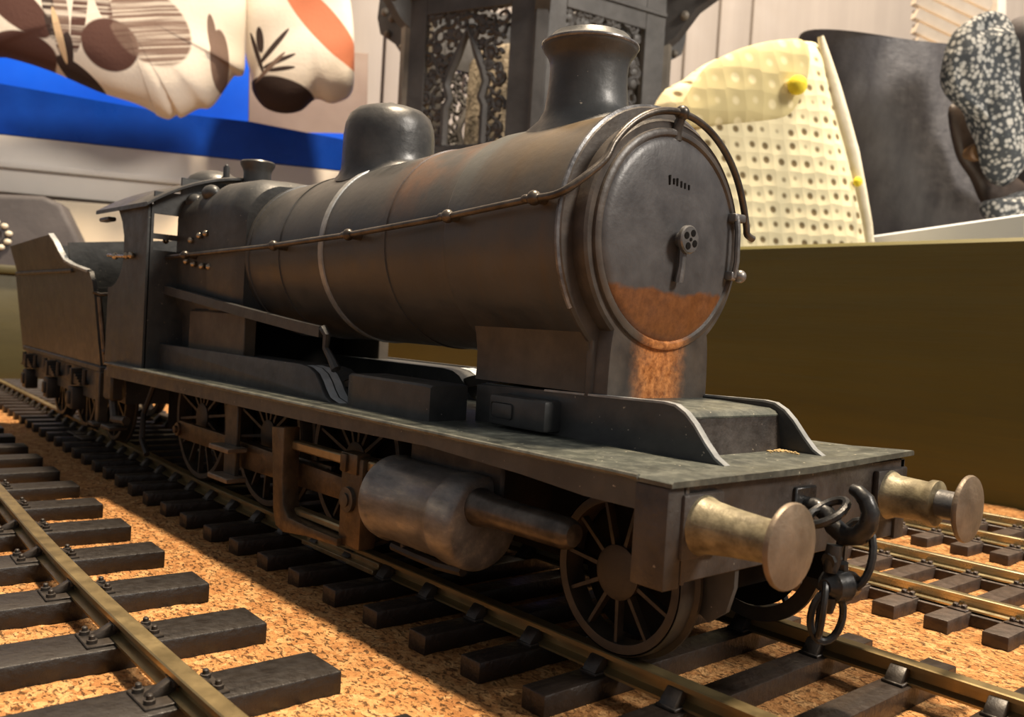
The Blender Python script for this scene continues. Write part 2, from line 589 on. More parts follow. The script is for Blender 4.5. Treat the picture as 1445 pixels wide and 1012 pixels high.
def make_track(name, label, loc, fn, xs_rail, gauge, hw, ztop, h, sl_x, sl_len, sl_w, sl_t, smat, rmat, kind, sl_off=0, sl_tag=None, brk=None):
    t = thing(name, label, 'track', loc)
    Lo = Vector(loc)
    for s in (-1, 1):
        pts = curve_pts(fn, xs_rail, s*(gauge/2+hw))
        part('rail', sweep(pts, rail_prof(h, hw, hw*(1.25 if kind != 'plastic' else 2.0)), ztop), rmat, t)
    zt = ztop-h-.05
    if kind == 'plastic':
        for s in (-1, 1):
            q = B()
            yc = fn(0)+s*(gauge/2+hw)
            q.box(sl_x[0], sl_x[-1], yc-2.3, yc+2.3, zt-2.7, zt-.3, .2)
            part('sleeper_web', q, smat, t)
    L2 = sl_len/2
    vars_ = []
    for k in range(3):
        b = B()
        b.box(-sl_w/2, sl_w/2, -L2, L2, -sl_t, 0, .22 if kind != 'big' else .35, 2)
        for v in b.bm.verts:
            v.co += Vector((noise.noise((v.co.x, v.co.y*.3, k*7.))*.1, 0, noise.noise((v.co.x*.7, v.co.y*.2, k*9.))*.1))
        vars_.append(b.mesh('sleeper', smat))
    cm = chair_near(kind).mesh('chair', 'chair' if kind != 'plastic' else 'greyplastic')
    bmsh = bolt_b(kind).mesh('bolt', 'chair') if kind == 'big' else None
    for i, x in enumerate(sl_x):
        sl = (fn(x+1)-fn(x-1))/2
        o = link('sleeper', vars_[i % 3], t)
        o.location = (Vector((x, fn(x)+sl_off, zt))-Lo)*K
        o.rotation_euler = (0, 0, math.atan(sl)+random.uniform(-.012, .012))
        for s in (-1, 1):
            c = link('chair', cm, o)
            c.location = (0, (s*(gauge/2+hw)-sl_off)*K, 0)
            if kind == 'big' and x > -190:
                for (bx, by) in ((-2.1, -4.2), (1.9, -4.2), (-2.1, 4.2), (1.9, 4.2)):
                    q = link('bolt', bmsh, o)
                    q.location = (bx*K, (s*(gauge/2+hw)-sl_off+by)*K, 0)
    return t

xsr = list(range(-508, -100, 12)) + list(range(-100, 141, 20))
loco_sl = [-1.8-13.2*i for i in range(0, 39)] + [11.6, 24.6, 38, 51, 64, 77, 90]
trk = make_track('model_railway_track', 'dull brass railed track of close dark sleepers carrying the black engine', (-150, 0, -6), yo, xsr, 32, 1.2, 0, 3.0,
           loco_sl, 61, 4.4, 3.1, 'sleeper', 'rail', 'fine')
# fishplate on the outer side of the near rail
b = B()
b.box(-84, -57, -20.3, -18.3, -2.9, -1.9, .15)
b.box(-84, -57, -19.1, -18.1, -2.2, -.9, .15)
part('fishplate', b, 'brass_rod', trk, 'pale brass fishplate along the rail')
b = B()
for x, y in ((-262, -3), (-250, -4)):
    b.box(x-5, x+5, y-13, y-4, -3.2, -2.5, .2)
part('tie_plate', b, 'greyplastic', trk)

def yl(x):
    base = -68.6-22.5-1.2
    if x > 0:
        return base
    if x > -120:
        return base+.0003*x*x
    return base+.0003*14400+.068*(-120-x)
xsl = list(range(-330, -110, 12)) + list(range(-110, 81, 10))
left_sl = [-25.4-24.1*i for i in range(0, 13)] + [-1.3, 22.8, 47]
make_track('model_railway_track', 'nearest dark track with big bolted chairs at lower left', (-100, -92, -6), yl, xsl, 45, 1.25, .2, 3.1,
           left_sl, 87, 8.9, 3.4, 'timber', 'rail', 'big', sl_off=.6)
right_sl = [3.4+9.8*i for i in range(-34, 9)]
xr = list(range(-480, 141, 20))
make_track('model_railway_track', 'bright railed track just beyond the right buffer', (0, 82, -6), lambda x: 81.3, xr, 27.6, .85, -1.1, 2.5,
           right_sl, 53, 4.4, 3.0, 'greyplastic', 'rail_bright', 'plastic')
make_track('model_railway_track', 'farthest bright railed track running beside the side board', (0, 150, -6), lambda x: 149.5, xr, 27.6, .85, -1.1, 2.5,
           [x-5 for x in right_sl], 53, 4.4, 3.0, 'greyplastic', 'rail_bright', 'plastic')
# ================================================================== locomotive
LO = (-85, 0, 0)
loco = thing('steam_locomotive', 'weathered black model steam engine with tall chimney and round smokebox door', 'locomotive', LO)
ZC = 59.3
WY = 29.9
# running plate: slightly wavy edge
b = B()
rings = []
for x in [18.2, 17.6, 8, -10, -30, -50, -70, -100, -130, -160, -184]:
    j = noise.noise((x*.08, 1, 0))*.35
    lift = .9 if x > 17 else .3 if x > 5 else 0
    rings.append([Vector((x, -WY+j, 27.0)), Vector((x, -WY+j, 27.5)), Vector((x, -WY+.3+j, 27.72)), Vector((x, 0, 27.8)), Vector((x, WY-.3, 27.75+lift)), Vector((x, WY, 27.5+lift)), Vector((x, WY, 27.0+lift)), Vector((x, 0, 26.9))])
b.loft(rings)
part('running_plate', b, 'plate', loco)
b = B()
b.tube([(x, -WY+noise.noise((x*.08, 1, 0))*.35+.1, 27.52) for x in range(-182, 18, 5)], .38, 8)
part('worn_plate_edge', b, 'platewear', loco, 'paler worn edge of the running plate')
# valance below each plate edge
for s in (-1, 1):
    b = B()
    y0, y1 = sorted((s*29.4, s*28.3))
    b.prism([(17, 27.2), (17, 23.6), (4, 23.6), (-8, 24.4), (-30, 25.2), (-60, 24.6), (-110, 24.2), (-150, 24.0), (-183, 23.8), (-183, 27.2)], 'y', y0, y1)
    part('valance', b, 'side', loco)
# buffer beam
b = B()
b.box(14.6, 17.0, -29.4, 29.4, 15.2, 27.2, .15)
bb = part('buffer_beam', b, 'beam', loco)
b = B()
b.box(12.4, 17.5, -29.7, -26.6, 14.8, 26.9, .3, 2)
b.box(16.9, 17.6, -26.6, -25.9, 15.2, 26.9, .1)
part('end_bracket', b, 'beam', bb)
b = B()
b.box(12.4, 17.5, 26.6, 29.7, 14.8, 26.0, .3, 2)
part('end_bracket', b, 'beam', bb)
# buffers
def buffer(s, stepped):
    y, z = s*23.3, 22.1
    p = part('buffer', (lambda q: (q.box(17, 18.0, y-3.9, y+3.9, z-3.9, z+3.9, .35, 2), q)[1])(B()), 'beam', loco)
    q = B()
    if stepped:
        q.lathe([(17.6, 3.9), (18.3, 3.6), (19, 3.2), (23.6, 2.95), (24.2, 3.35), (25.2, 3.35), (25.4, 2.4)], (0, y, z), 'x', 32)
        r = B()
        r.lathe([(25.2, 2.15), (29.2, 2.1)], (0, y, z), 'x', 24)
        part('buffer_rod', r, 'gunmetal', p)
    else:
        q.lathe([(17.6, 3.8), (18.3, 3.5), (19.2, 3.2), (22, 2.85), (25.8, 2.55), (27.4, 2.5), (28.6, 2.8), (29.1, 3.3)], (0, y, z), 'x', 32)
    part('buffer_housing', q, 'shank', p, 'brassy worn buffer housing')
    h = B()
    h.lathe([(28.7, 1.2), (28.9, 4.4), (29.2, 4.85), (29.5, 4.9), (29.8, 4.75), (30.15, 3.6), (30.4, 2), (30.5, .02)], (0, y, z), 'x', 40)
    part('buffer_head', h, 'buffer', p, 'dull bronze buffer head')
buffer(-1, False)
buffer(1, True)
# coupling
hk = part('coupling_hook', (lambda q: (q.box(16.8, 17.6, -2.6, 2.6, 19, 25, .2), q.tube([(17, 0, 22.5), (19, 0, 22.6), (20.6, 0, 21.9), (21.8, 0, 20.4), (23.6, 0, 19.4), (25.4, 0, 19.9), (26.5, 0, 21.4), (26.7, 0, 23.2), (26.0, 0, 24.7), (24.8, 0, 25.6), (23.9, 0, 25.8)], [1.1, 1.15, 1.2, 1.3, 1.35, 1.35, 1.3, 1.2, 1.1, .95, .7], 10), q)[2])(B()), 'chain', loco)
def link_pts(c, rx, rz, yaw, tilt, n=20):
    m = Matrix.Translation(Vector(c)) @ Matrix.Rotation(R_(yaw), 4, 'Z') @ Matrix.Rotation(R_(tilt), 4, 'Y')
    return [m @ Vector((0, rx*math.cos(2*PI*i/n), rz*math.sin(2*PI*i/n))) for i in range(n)]
for (c, rx, rz, yaw, tilt, r) in (((21.6, -1.6, 22.4), 2.0, 3.0, 70, 60, .6), ((24.6, .9, 17.2), 2.2, 4.4, 100, 14, .55), ((23.2, -2.7, 9.2), 2.3, 3.5, -30, 6, .5), ((22.9, -3.6, 10.2), 1.7, 3.6, 35, 4, .45)):
    part('coupling_link', B().tube(link_pts(c, rx, rz, yaw, tilt), r, 8, True), 'chain', hk)
b = B()
b.tube([(23.3, -4.0, 13.2), (23.4, -3.2, 13.2), (23.5, -2.9, 13.2), (24.0, -.6, 13.2), (24.1, -.3, 13.2), (24.3, 1.0, 13.2), (24.4, 1.8, 13.1)], [1.0, 1.7, 2.1, 2.2, 1.8, 1.7, 1.0], 12)
b.tube([(23.5, -2.6, 18.6), (23.4, -2.8, 16.4), (23.4, -3.0, 15.0)], [1.0, 1.15, .9], 10)
b.tube([(23.4, -3.8, 16.6), (23.5, -2.0, 16.9)], 1.0, 8)
b.tube([(24.0, -1.2, 16.2), (24.0, -.9, 14.6)], .8, 8)
b.tube([(23.4, -3.0, 12.0), (23.2, -2.8, 9.8)], [1.3, .8], 10)
part('coupling_screw', b, 'chain', hk)

# smokebox
def ringx(x, r, zc, n=64):
    return [Vector((x, r*math.cos(2*PI*i/n), zc+r*math.sin(2*PI*i/n))) for i in range(n)]
b = B()
b.loft([ringx(-41, 20.2, ZC-.1), ringx(-40.5, 20.35, ZC-.1), ringx(-28, 20.4, ZC), ringx(-12.5, 20.4, ZC)])
smk = part('smokebox', b, 'boiler', loco)
# boiler barrel, sagging a little towards the cab
b = B()
b.loft([ringx(-40.6, 19.95, ZC-.1), ringx(-60, 19.5, 59.0), ringx(-84, 19.0, 58.5), ringx(-100, 18.75, 58.2), ringx(-124, 18.3, 57.6)])
boil = part('boiler', b, 'boiler', loco)
for x, r, zc, w in ((-84.5, 19.06, 58.5, .9), (-60.5, 19.5, 59.0, .7), (-104, 18.68, 58.1, .6), (-120.5, 18.45, 57.7, 1.3)):
    bb_ = B()
    bb_.loft([ringx(x-w, r-.1, zc), ringx(x-w+.12, r+.22, zc), ringx(x+w-.12, r+.24, zc), ringx(x+w, r-.1, zc)], cap=False)
    part('boiler_band', bb_, 'greyedge' if x == -84.5 else 'boiler', boil, 'pale worn boiler band below the dome' if x == -84.5 else None)
# smokebox front plate: round top running down into the saddle
def front_outline(r, hw, zb, zc):
    a0 = -52
    right = arc(0, zc, r, a0, 90, 28)
    e = right[0]
    fil = []
    for i in range(1, 9):
        t = i/9
        p0, p1, p2 = (hw, zb), (hw, zb+8.5), e
        fil.append(((1-t)**2*p0[0]+2*t*(1-t)*p1[0]+t*t*p2[0], (1-t)**2*p0[1]+2*t*(1-t)*p1[1]+t*t*p2[1]))
    half = [(hw, zb)]+fil+right
    return half+[(-y, z) for y, z in half[::-1][1:]]
b = B()
O1 = front_outline(21.1, 12.9, 34.4, ZC)
O2 = front_outline(20.7, 12.6, 34.4, ZC)
O3 = front_outline(18.7, 12.2, 34.4, ZC)
O4 = front_outline(18.3, 12.0, 34.4, ZC)
b.loft([[Vector((x, y, z)) for y, z in o] for x, o in ((-13.4, O2), (-13.0, O1), (-12.5, O1), (-12.1, O2), (-11.9, O3), (-9.6, O3), (-9.2, O4))])
part('smokebox_front', b, 'front', smk, 'smokebox front plate with rust running down the middle')
b = B()
b.loft([ringx(-13.2, 20.9, ZC), ringx(-12.9, 21.3, ZC), ringx(-12.5, 21.3, ZC), ringx(-12.3, 20.9, ZC)], cap=False)
b.bm.verts.ensure_lookup_table()
bmesh.ops.delete(b.bm, geom=[v for v in b.bm.verts if v.co.z < 46], context='VERTS')
part('front_rim', b, 'rim', smk)
# door ring and dished door
b = B()
b.lathe([(-9.4, 17.3), (-8.7, 17.2), (-8.4, 16.8), (-8.4, 16.2), (-8.9, 15.7)], (0, 0, ZC), 'x', 72, cap=False)
part('door_ring', b, 'front', smk)
b = B()
b.lathe([(-9.2, 15.9), (-8.8, 15.9), (-8.4, 15.5), (-8.15, 14.7), (-7.75, 12.5), (-7.4, 9), (-7.15, 5), (-7.05, .02)], (0, 0, ZC), 'x', 72)
door = part('smokebox_door', b, 'door', smk, 'grey dished smokebox door rusted along its lower third')
b = B()
b.lathe([(-7.3, 1.2), (-6.0, 1.1), (-5.9, 2.0), (-5.7, 2.2), (-5.15, 2.2), (-4.95, 2.0), (-4.9, .02)], (0, 0, ZC), 'x', 32)
hw_ = part('handwheel', b, 'gunmetal', door)
b = B()
for k in range(4):
    a = PI/4+k*PI/2+.3
    b.lathe([(-5.1, .55), (-4.84, .55), (-4.82, .02)], (0, 1.15*math.cos(a), ZC+1.15*math.sin(a)), 'x', 14)
b.lathe([(-5.0, .3), (-4.8, .28), (-4.78, .02)], (0, 0, ZC), 'x', 10)
part('handwheel_hole_disc', b, 'black', door)  # proud black discs paint the dark of the holes
b = B()
b.tube([(-6.3, 0, ZC-1), (-6.2, -.2, ZC-4), (-6.5, -.3, ZC-6.6)], [.7, .6, .75], 8)
part('door_handle', b, 'gunmetal', door)
b = B()
b.tube([(-7.0, 14.4, ZC+5.4), (-6.6, 14.4, ZC+3), (-6.5, 14.5, ZC-2), (-6.9, 14.5, ZC-4.6)], .5, 8)
for z in (4.2, -5.4):
    b.box(-8.8, -6.6, 13.6, 16.6, ZC+z+.3, ZC+z+1.7, .3, 2)
b.ball((-6.6, 15.8, ZC-4.4), 1.1)
part('door_hinge', b, 'gunmetal', door)
b = B()
# raised stamped number plate blur on the door
for k, (y, z, h) in enumerate([(-2.9, 68.2, 1.5), (-1.9, 68.1, .9), (-1.1, 68.1, 1.2), (-.1, 67.9, 1.0), (.8, 67.8, .9), (1.8, 67.7, .8)]):
    xx = -7.36
    b.box(xx-.1, xx+.13, y-.18, y+.18, z-h/2, z+h/2, .05)
part('worn_marking', b, 'black', door)
# saddle sides
b = B()
rings = []
for z, y in ((35.0, 12.8), (37, 12.6), (40, 12.7), (43, 13.2), (46, 14.3)):
    rings.append([Vector((-39.5, -y, z)), Vector((-12.6, -y, z)), Vector((-12.6, y, z)), Vector((-39.5, y, z))])
b.loft(rings)
part('saddle', b, 'brown', smk, 'brown painted smokebox saddle')
# chimney
b = B()
n = 48
rings = []
cx = -29.1
def chim_r(r, z, sad=0):
    out = []
    for i in range(n):
        a = 2*PI*i/n
        x, y = r*math.cos(a), r*math.sin(a)
        zz = z
        if sad:
            zb = ZC+math.sqrt(max(20.45**2-y*y, 0))+.1
            zz = zb+(z-79.8)*1.0
        out.append(Vector((cx+x, y, zz)))
    return out
for r, z, sd in ((10.2, 79.6, 1), (9.6, 80.0, 1), (8.2, 81.0, 1), (7.3, 82.6, 1), (6.95, 84.6, 0), (6.75, 86.5, 0), (6.7, 89.0, 0), (6.85, 90.2, 0), (7.3, 91.2, 0), (8.0, 92.1, 0), (8.35, 92.9, 0), (8.3, 93.2, 0), (7.7, 93.6, 0), (7.2, 94.1, 0), (6.6, 94.8, 0), (5.8, 94.9, 0), (5.4, 94.0, 0), (5.2, 86.0, 0)):
    rings.append(chim_r(r, z, sd))
b.loft(rings)
part('chimney', b, 'side', smk)
b = B()
b.lathe([(92.7, 8.3), (92.95, 8.45), (93.25, 8.4), (93.4, 8.0), (93.2, 7.8)], (cx, 0, 0), 'z', 48, cap=False)
part('chimney_lip', b, 'rim', smk)
# dome
b = B()
rings = []
for r, z, sd in ((11.6, 0, 1), (10.9, .5, 1), (10.35, 1.6, 1), (10.2, 3.4, 1), (10.1, 84.6, 0), (9.8, 87.0, 0), (9.0, 89.1, 0), (7.4, 90.5, 0), (5.0, 91.3, 0), (2.4, 91.7, 0), (1.2, 91.8, 0), (1.1, 92.2, 0), (.6, 92.5, 0), (.02, 92.5, 0)):
    ring = []
    for i in range(48):
        a = 2*PI*i/48
        x, y = r*math.cos(a), r*math.sin(a)
        zz = z if not sd else 58.45+math.sqrt(19.0**2-y*y)+z
        ring.append(Vector((-90.4+x, y, zz)))
    rings.append(ring)
b.loft(rings)
part('dome', b, 'paint', boil)
# firebox (round-shouldered)
def fb_ring(x, hw, zt, zb, r, zw=46):
    pts = []
    pts += [(hw-2.5, zb), (hw-2.0, zw-4), (hw, zw)]
    pts += arc(hw-r, zt-r, r, 0, 78, 8)
    pts += [(hw-r-5, zt+.2)]
    h = pts+[(-y, z) for y, z in pts[::-1]]
    return [Vector((x, y, z)) for y, z in h]
b = B()
b.loft([fb_ring(-161.5, 19.4, 75.8, 28, 8), fb_ring(-139, 19.4, 76.0, 28, 8)])
fbx = part('firebox', b, 'side', loco)
b = B()
b.loft([fb_ring(-139.5, 19.6, 76.2, 44, 8), fb_ring(-139, 20.1, 76.7, 44, 8), fb_ring(-125, 20.1, 76.6, 44, 9), fb_ring(-122.5, 19.6, 76.0, 44, 9.5), fb_ring(-120.8, 18.6, 75.0, 44, 10)])
part('firebox_front', b, 'side', fbx)
for q in (-1, 1):
    b = B()
    y0, y1 = sorted((q*19.7, q*17.2))
    b.box(-150, -116.5, y0, y1, 27.6, 44, .5)
    b.box(-118.2, -116.3, min(q*20.0, q*17), max(q*20.0, q*17), 27.6, 44, .2)
    part('ash_pan_side', b, 'brown', fbx)
b = B()
b.box(-150, -134, -17.2, 17.2, 27.7, 44, .1)
part('dark_gap_block', b, 'black', fbx)  # black block paints shade into the gap below the firebox
for (x, z) in ((-157.5, 72.6), (-147, 74.2)):
    b = B()
    b.ball((x, -16.6, z), 2.4, 14, 10, (1.5, .9, .9))
    part('inspection_cover', b, 'side', fbx)
for (x, z) in ((-168, 62.2), (-150.5, 61.8), (-145, 62.8), (-141, 63.2), (-153, 56.4), (-148, 55.6), (-142.5, 55), (-138, 54.8)):
    b = B()
    b.ball((x, -20.0, z), .85, 10, 8)
    part('washout_plug', b, 'knob', fbx)
# safety valve bonnet
b = B()
b.lathe([(75.8, 4.4), (76.4, 4.1), (78, 3.75), (82.5, 3.7), (83.6, 4.0), (84.6, 4.6), (85.4, 4.75), (85.8, 4.4), (85.6, 3.5), (84, 3.0)], (-156, 0, 0), 'z', 36)
part('safety_valve', b, 'paint', fbx)
# reach rod from the cab
b = B()
b.loft([[Vector((x, y, z)) for y, z in ((-22.6, zt-2.2), (-20.8, zt-2.2), (-20.8, zt), (-22.6, zt))] for x, zt in ((-166, 50.2), (-140, 47.9), (-115, 45.4), (-90, 43.2), (-77.2, 42.2))])
b.tube([(-77, -21.7, 41.8), (-75.5, -21.7, 40.6), (-76.2, -21.4, 38), (-74.2, -21.2, 36), (-72.5, -21, 34)], [.9, .8, .7, .8, 1.0], 8)
part('reach_rod', b, 'paint', loco)
# splashers
def splash_poly(x0, x1, zt, zb, dx=0):
    return [(x0, zb), (x0, zt), (x1-14+dx, zt), (x1-10.5+dx, zt-.35), (x1-8+dx, zt-1.3), (x1-6.2+dx, zt-2.8), (x1-5+dx, zt-4.2), (x1-3.4+dx, zt-5.6), (x1-1.2+dx, zb+.25), (x1+dx, zb)]
for s in (-1, 1):
    b = B()
    y0, y1 = sorted((s*22.4, s*13.2))
    b.prism(splash_poly(-168, -69.2, 34.0, 27.6), 'y', y0, y1)
    sp = part('splasher', b, 'side', loco)
    b = B()
    y0, y1 = sorted((s*23.2, s*22.2))
    b.prism(splash_poly(-168, -69.0, 34.35, 27.6), 'y', y0, y1, .22)
    part('splasher_lip', b, 'side', sp)
    b = B()
    pr = splash_poly(-168, -69.2, 34.0, 27.6)[2:]
    for (ya, yb) in ((-21.9, -20.1), (-19.8, -18.0)):
        vs = [[Vector((x+.12, s*-1*q, z+.12)) for x, z in pr] for q in (ya, yb)]
        b.loft(vs, closed=False)
    part('painted_highlight_strip', b, 'pale', sp, 'pale grey strips painting a highlight on the splasher front')
# sand boxes on the plate
for s in (-1, 1):
    b = B()
    a_, b_ = s*23.0, s*14.5
    rings = []
    for x, zt, yy in ((-68.6, 33.6, 20.4), (-64.5, 33.9, 22.6), (-62, 33.9, 23.0), (-40.2, 33.9, 23.0), (-39.3, 33.7, 22.4)):
        rings.append([Vector((x, s*yy, 27.6)), Vector((x, s*yy, zt-.4)), Vector((x, s*(yy-.5), zt)), Vector((x, b_, zt)), Vector((x, b_, 27.6))])
    b.loft(rings)
    part('sand_box', b, 'side', loco)
# small valve boxes
for s in (-1, 1):
    b = B()
    y0, y1 = sorted((s*16.2, s*12))
    b.box(-31.5, -18, y0, y1, 28.2, 33.2, .6, 2)
    vb = part('valve_box', b, 'side', loco)
    b = B()
    y0, y1 = sorted((s*16.5, s*16.0))
    b.box(-30.6, -25.4, y0, y1, 29.4, 32.0, .5, 2)
    part('cover_plate', b, 'side', vb)
# frame extensions either side of the front platform
fe = [(-39, 27.6), (-39, 34.0), (-22, 34.6), (2.2, 35.1), (4.2, 34.9), (6.0, 34.0), (7.6, 32.6), (9.6, 30.3), (11.3, 28.6), (12.9, 27.7)]
for s in (-1, 1):
    b = B()
    y0, y1 = sorted((s*12.7, s*11.7))
    b.prism(fe, 'y', y0, y1)
    f_ = part('frame_extension', b, 'side', loco)
    b = B()
    top = fe[2:]
    y0, y1 = sorted((s*12.8, s*11.6))
    b.loft([[Vector((x+.08, y0, z+.12)), Vector((x+.08, y1, z+.12)), Vector((x-.1, y1, z-.2)), Vector((x-.1, y0, z-.2))] for x, z in top])
    part('worn_top_edge', b, 'greyedge', f_, 'bare bright top edge')
b = B()
b.prism([(-39, 27.6), (-39, 34.2), (-6, 34.2), (4.0, 33.8), (5.0, 33.2), (5.9, 27.6)], 'y', -11.9, 11.9, .0)
fpl = part('front_platform', b, 'beam', loco)
b = B()
b.loft([[Vector((x, y, z+o)) for y in (-11.6, 11.6) for o in (0, .25)][:2]+[Vector((x, 11.6, z+.25)), Vector((x, 11.6, z))] for x, z in ((-38, 34.2), (-6, 34.2), (3.6, 33.85), (4.6, 33.5), (5.1, 33.0))])
part('platform_top', b, 'plate', fpl, 'dusty top of the front platform')
b = B()
rd = random.Random(5)
for q in range(46):
    x, y = 6.2+abs(rd.gauss(0, 1.1)), 10.9-abs(rd.gauss(0, 1.5))
    b2 = bmesh.new()
    bmesh.ops.create_icosphere(b2, subdivisions=1, radius=rd.uniform(.12, .38))
    b.add(b2, Matrix.Translation((x, y, 27.95)) @ Matrix.Diagonal((1.3, .8, .6, 1)))
o = part('dust_crumbs', b, 'crumb', loco, 'small tan crumbs of dirt in the corner of the front platform', smooth=0)
o['kind'] = 'stuff'
# cab
def cab_side(s):
    b = B()
    cut = [(-190.5, 48.8)]+[(-190.5+12.2*math.sin(t*PI/2)**1.0, 48.8+9.5*(1-math.cos(t*PI/2))) for t in [i/8 for i in range(1, 9)]]
    cut += [(-178.6, 63), (-180.5, 67), (-184.5, 71.2)]
    pts = [(-190.8, 27.6)]+cut+[(-160.6, 71.2), (-160.6, 27.6)]
    y0, y1 = sorted((s*27.6, s*26.7))
    b.prism(pts, 'y', y0, y1)
    return b
cab = part('cab', cab_side(-1), 'side', loco)
part('cab_side', cab_side(1), 'side', cab)
b = B()
# front sheet built from strips round two windows
def strip(y0, y1, z0, z1):
    b.box(-161.6, -160.6, y0, y1, z0, z1)
for s in (-1, 1):
    for (a0, a1, z0, z1) in ((27, 19, 27.6, 59.0), (27, 26, 59, 71), (19, 0, 27.6, 79), (26, 19, 62.0, 63.4), (26, 19, 68.6, 74.5)):
        y0, y1 = sorted((s*a0, s*a1))
        strip(y0, y1, z0, z1)
part('cab_front', b, 'side', cab)
def roofz(y):
    return 81.2-10.2*(y/29.2)**2
b = B()
ys = [-29.2+58.4*i/24 for i in range(25)]
rings = []
for x in (-199, -198.6, -176, -157.4, -157):
    e = .25 if x in (-199, -157) else 0
    rings.append([Vector((x, y, roofz(y)-e)) for y in ys]+[Vector((x, y, roofz(y)-1.1+e)) for y in ys[::-1]])
b.loft(rings)
roof = part('cab_roof', b, 'paint', cab)
b = B()
b.box(-198, -190, -28.6, -26.2, 67.8, 69.0, .3)
part('rain_strip', b, 'paint', roof)
b = B()
b.lathe([(79.8, 8.4), (81.2, 8.2), (83, 7.0), (84.4, 4.6), (85.0, 2), (85.1, .02)], (-180, -2, 0), 'z', 32)
b.xf(Matrix.Identity(4))
part('roof_ventilator', b, 'paint', roof)
b = B()
b.tube([(-172, -2, 79), (-172, -2, 85.6)], .95, 10)
b.ball((-172, -2, 85.8), .6)
part('whistle', b, 'paint', roof)
b = B()
b.box(-189, -163, -24, 24, 27.6, 29, .2)
b.box(-166, -161.6, -16, 16, 29, 66, 2, 2)
part('backhead', b, 'under', cab)
# cab side handrail
b = B()
b.tube([(-188.5, -28.6, 57.9), (-178, -28.6, 57.4), (-172.5, -28.5, 57.2)], .45, 8)
for x in (-182.5, -173, -169.5):
    b.ball((x, -28.5, 57.5), .95, 10, 8)
part('cab_handrail', b, 'knob', cab)
# boiler handrail with knobs
hr = [(-166, -22.2, 57.2), (-140, -22, 57.9), (-100, -21.8, 58.8), (-69, -21.8, 60.0), (-37.5, -22.0, 61.8), (-16.7, -22.0, 63.4), (-12.5, -22.0, 63.6), (-10.0, -21.0, 64.9)]
rr, xx = 19.1, -8.2
angs = [math.degrees(math.atan2(8.2, -17.6))]
for a in range(152, 19, -10):
    hr.append((xx, rr*math.cos(R_(a)), ZC+.6+rr*math.sin(R_(a))))
hr += [(xx, 19.0, ZC+4.4), (xx, 19.4, ZC+3.0), (xx+.3, 20.8, ZC+2.4)]
def spline(p, sub=5):
    out = []
    p = [Vector(q) for q in p]
    for i in range(len(p)-1):
        p0, p1, p2, p3 = p[max(i-1, 0)], p[i], p[i+1], p[min(i+2, len(p)-1)]
        for k in range(sub):
            t = k/sub
            out.append(.5*((2*p1)+(p2-p0)*t+(2*p0-5*p1+4*p2-p3)*t*t+(3*p1-p0-3*p2+p3)*t**3))
    return out+[p[-1]]
hand = part('handrail', B().tube(hr[:5]+spline(hr[5:], 4), .58, 10), 'steel', loco)
for x, y, z in ((-148, -21.4, 57.7), (-100, -20.9, 58.8), (-69, -21.0, 60.0), (-37.5, -21.3, 61.8), (-16.7, -21.3, 63.4)):
    b = B()
    b.ball((x, y-.9, z), 1.15, 14, 10)
    b.tube([(x, y-.6, z), (x, y+2.6, z)], [.75, .9], 10)
    b.ball((x-1.9, y-.8, z), .7, 10, 8, (1.4, 1, 1))
    part('handrail_knob', b, 'steel', hand)
b = B()
b.ball((xx, 0, ZC+.6+rr), 1.2, 14, 10)
b.tube([(xx, 0, ZC+rr+.2), (xx-1.0, 0, ZC+17.2), (xx-1.2, 0, ZC+15.6)], [.7, 1.0, 1.2], 10)
part('handrail_knob', b, 'steel', hand)

# underframe
b = B()
for s in (-1, 1):
    y0, y1 = sorted((s*13.4, s*12.0))
    b.box(-178, 14.6, y0, y1, 9.5, 27.4)
for x in (-170, -117, -80, -48, -14, 10):
    b.box(x-.8, x+.8, -12.4, 12.4, 10, 26)
b.box(-152, -126, -11.8, 11.8, 7, 27)
part('frames', b, 'black', loco)
for s in (-1, 1):
    b = B()
    y0, y1 = sorted((s*14.2, s*13.4))
    b.prism([(12.4, 18), (16.6, 18), (16.6, 12.8), (15.6, 9.4), (13, 7.4), (10.8, 8.6), (11.4, 12)], 'y', y0, y1)
    part('guard_iron', b, 'side', loco)

# wheels
def wheel_meshes(R, boss, nsp, thin):
    """tyre, boss and a single spoke around the origin, outer face towards -y"""
    t = B()
    t.lathe([(0, R-.2), (.3, R), (2.6, R+.05), (2.9, R+.75), (3.5, R+.7), (3.6, R-1.6), (.0, R-1.65), (-.05, R-1.4), (-.05, R-.4)], (0, 0, 0), 'y', 64, cap=False)
    c = B()
    c.lathe([(3.4, boss*.8), (.6, boss), (.2, boss), (0, boss*.86), (0, .02)], (0, 0, 0), 'y', 32)
    s = B()
    s.loft([[Vector((x, y, r)) for x, y in ((-w, .45), (w, .45), (w, 1.7), (-w, 1.7))] for r, w in ((boss-.2, thin*1.25), (R-1.5, thin))])
    return t.mesh('wheel', 'wheel'), c.mesh('boss', 'wheel'), s.mesh('spoke', 'wheel')
def place_wheel(name, ms, x, z, yface, s, nsp, spokes, parent, phase=0):
    r = parent
    while r.parent:
        r = r.parent
    w = link(name, ms[0], parent)
    w.location = (Vector((x, yface, z))-ORG[r.name])*K
    if s > 0:
        w.rotation_euler = (0, 0, PI)
    h = link('boss', ms[1], w)
    if spokes:
        for k in range(nsp):
            q = link('spoke', ms[2], w)
            q.rotation_euler = (0, 2*PI*(k+phase)/nsp, 0)
    return w
lead = wheel_meshes(11.35, 3.8, 12, .24)
drv = wheel_meshes(16.3, 3.6, 14, .30)
for s in (-1, 1):
    place_wheel('leading_wheel', lead, .3, 11.4, s*18.3, s, 11, True, loco, .45)
b = B()
b.tube([(.3, -15, 11.4), (.3, 15, 11.4)], 1.6, 12)
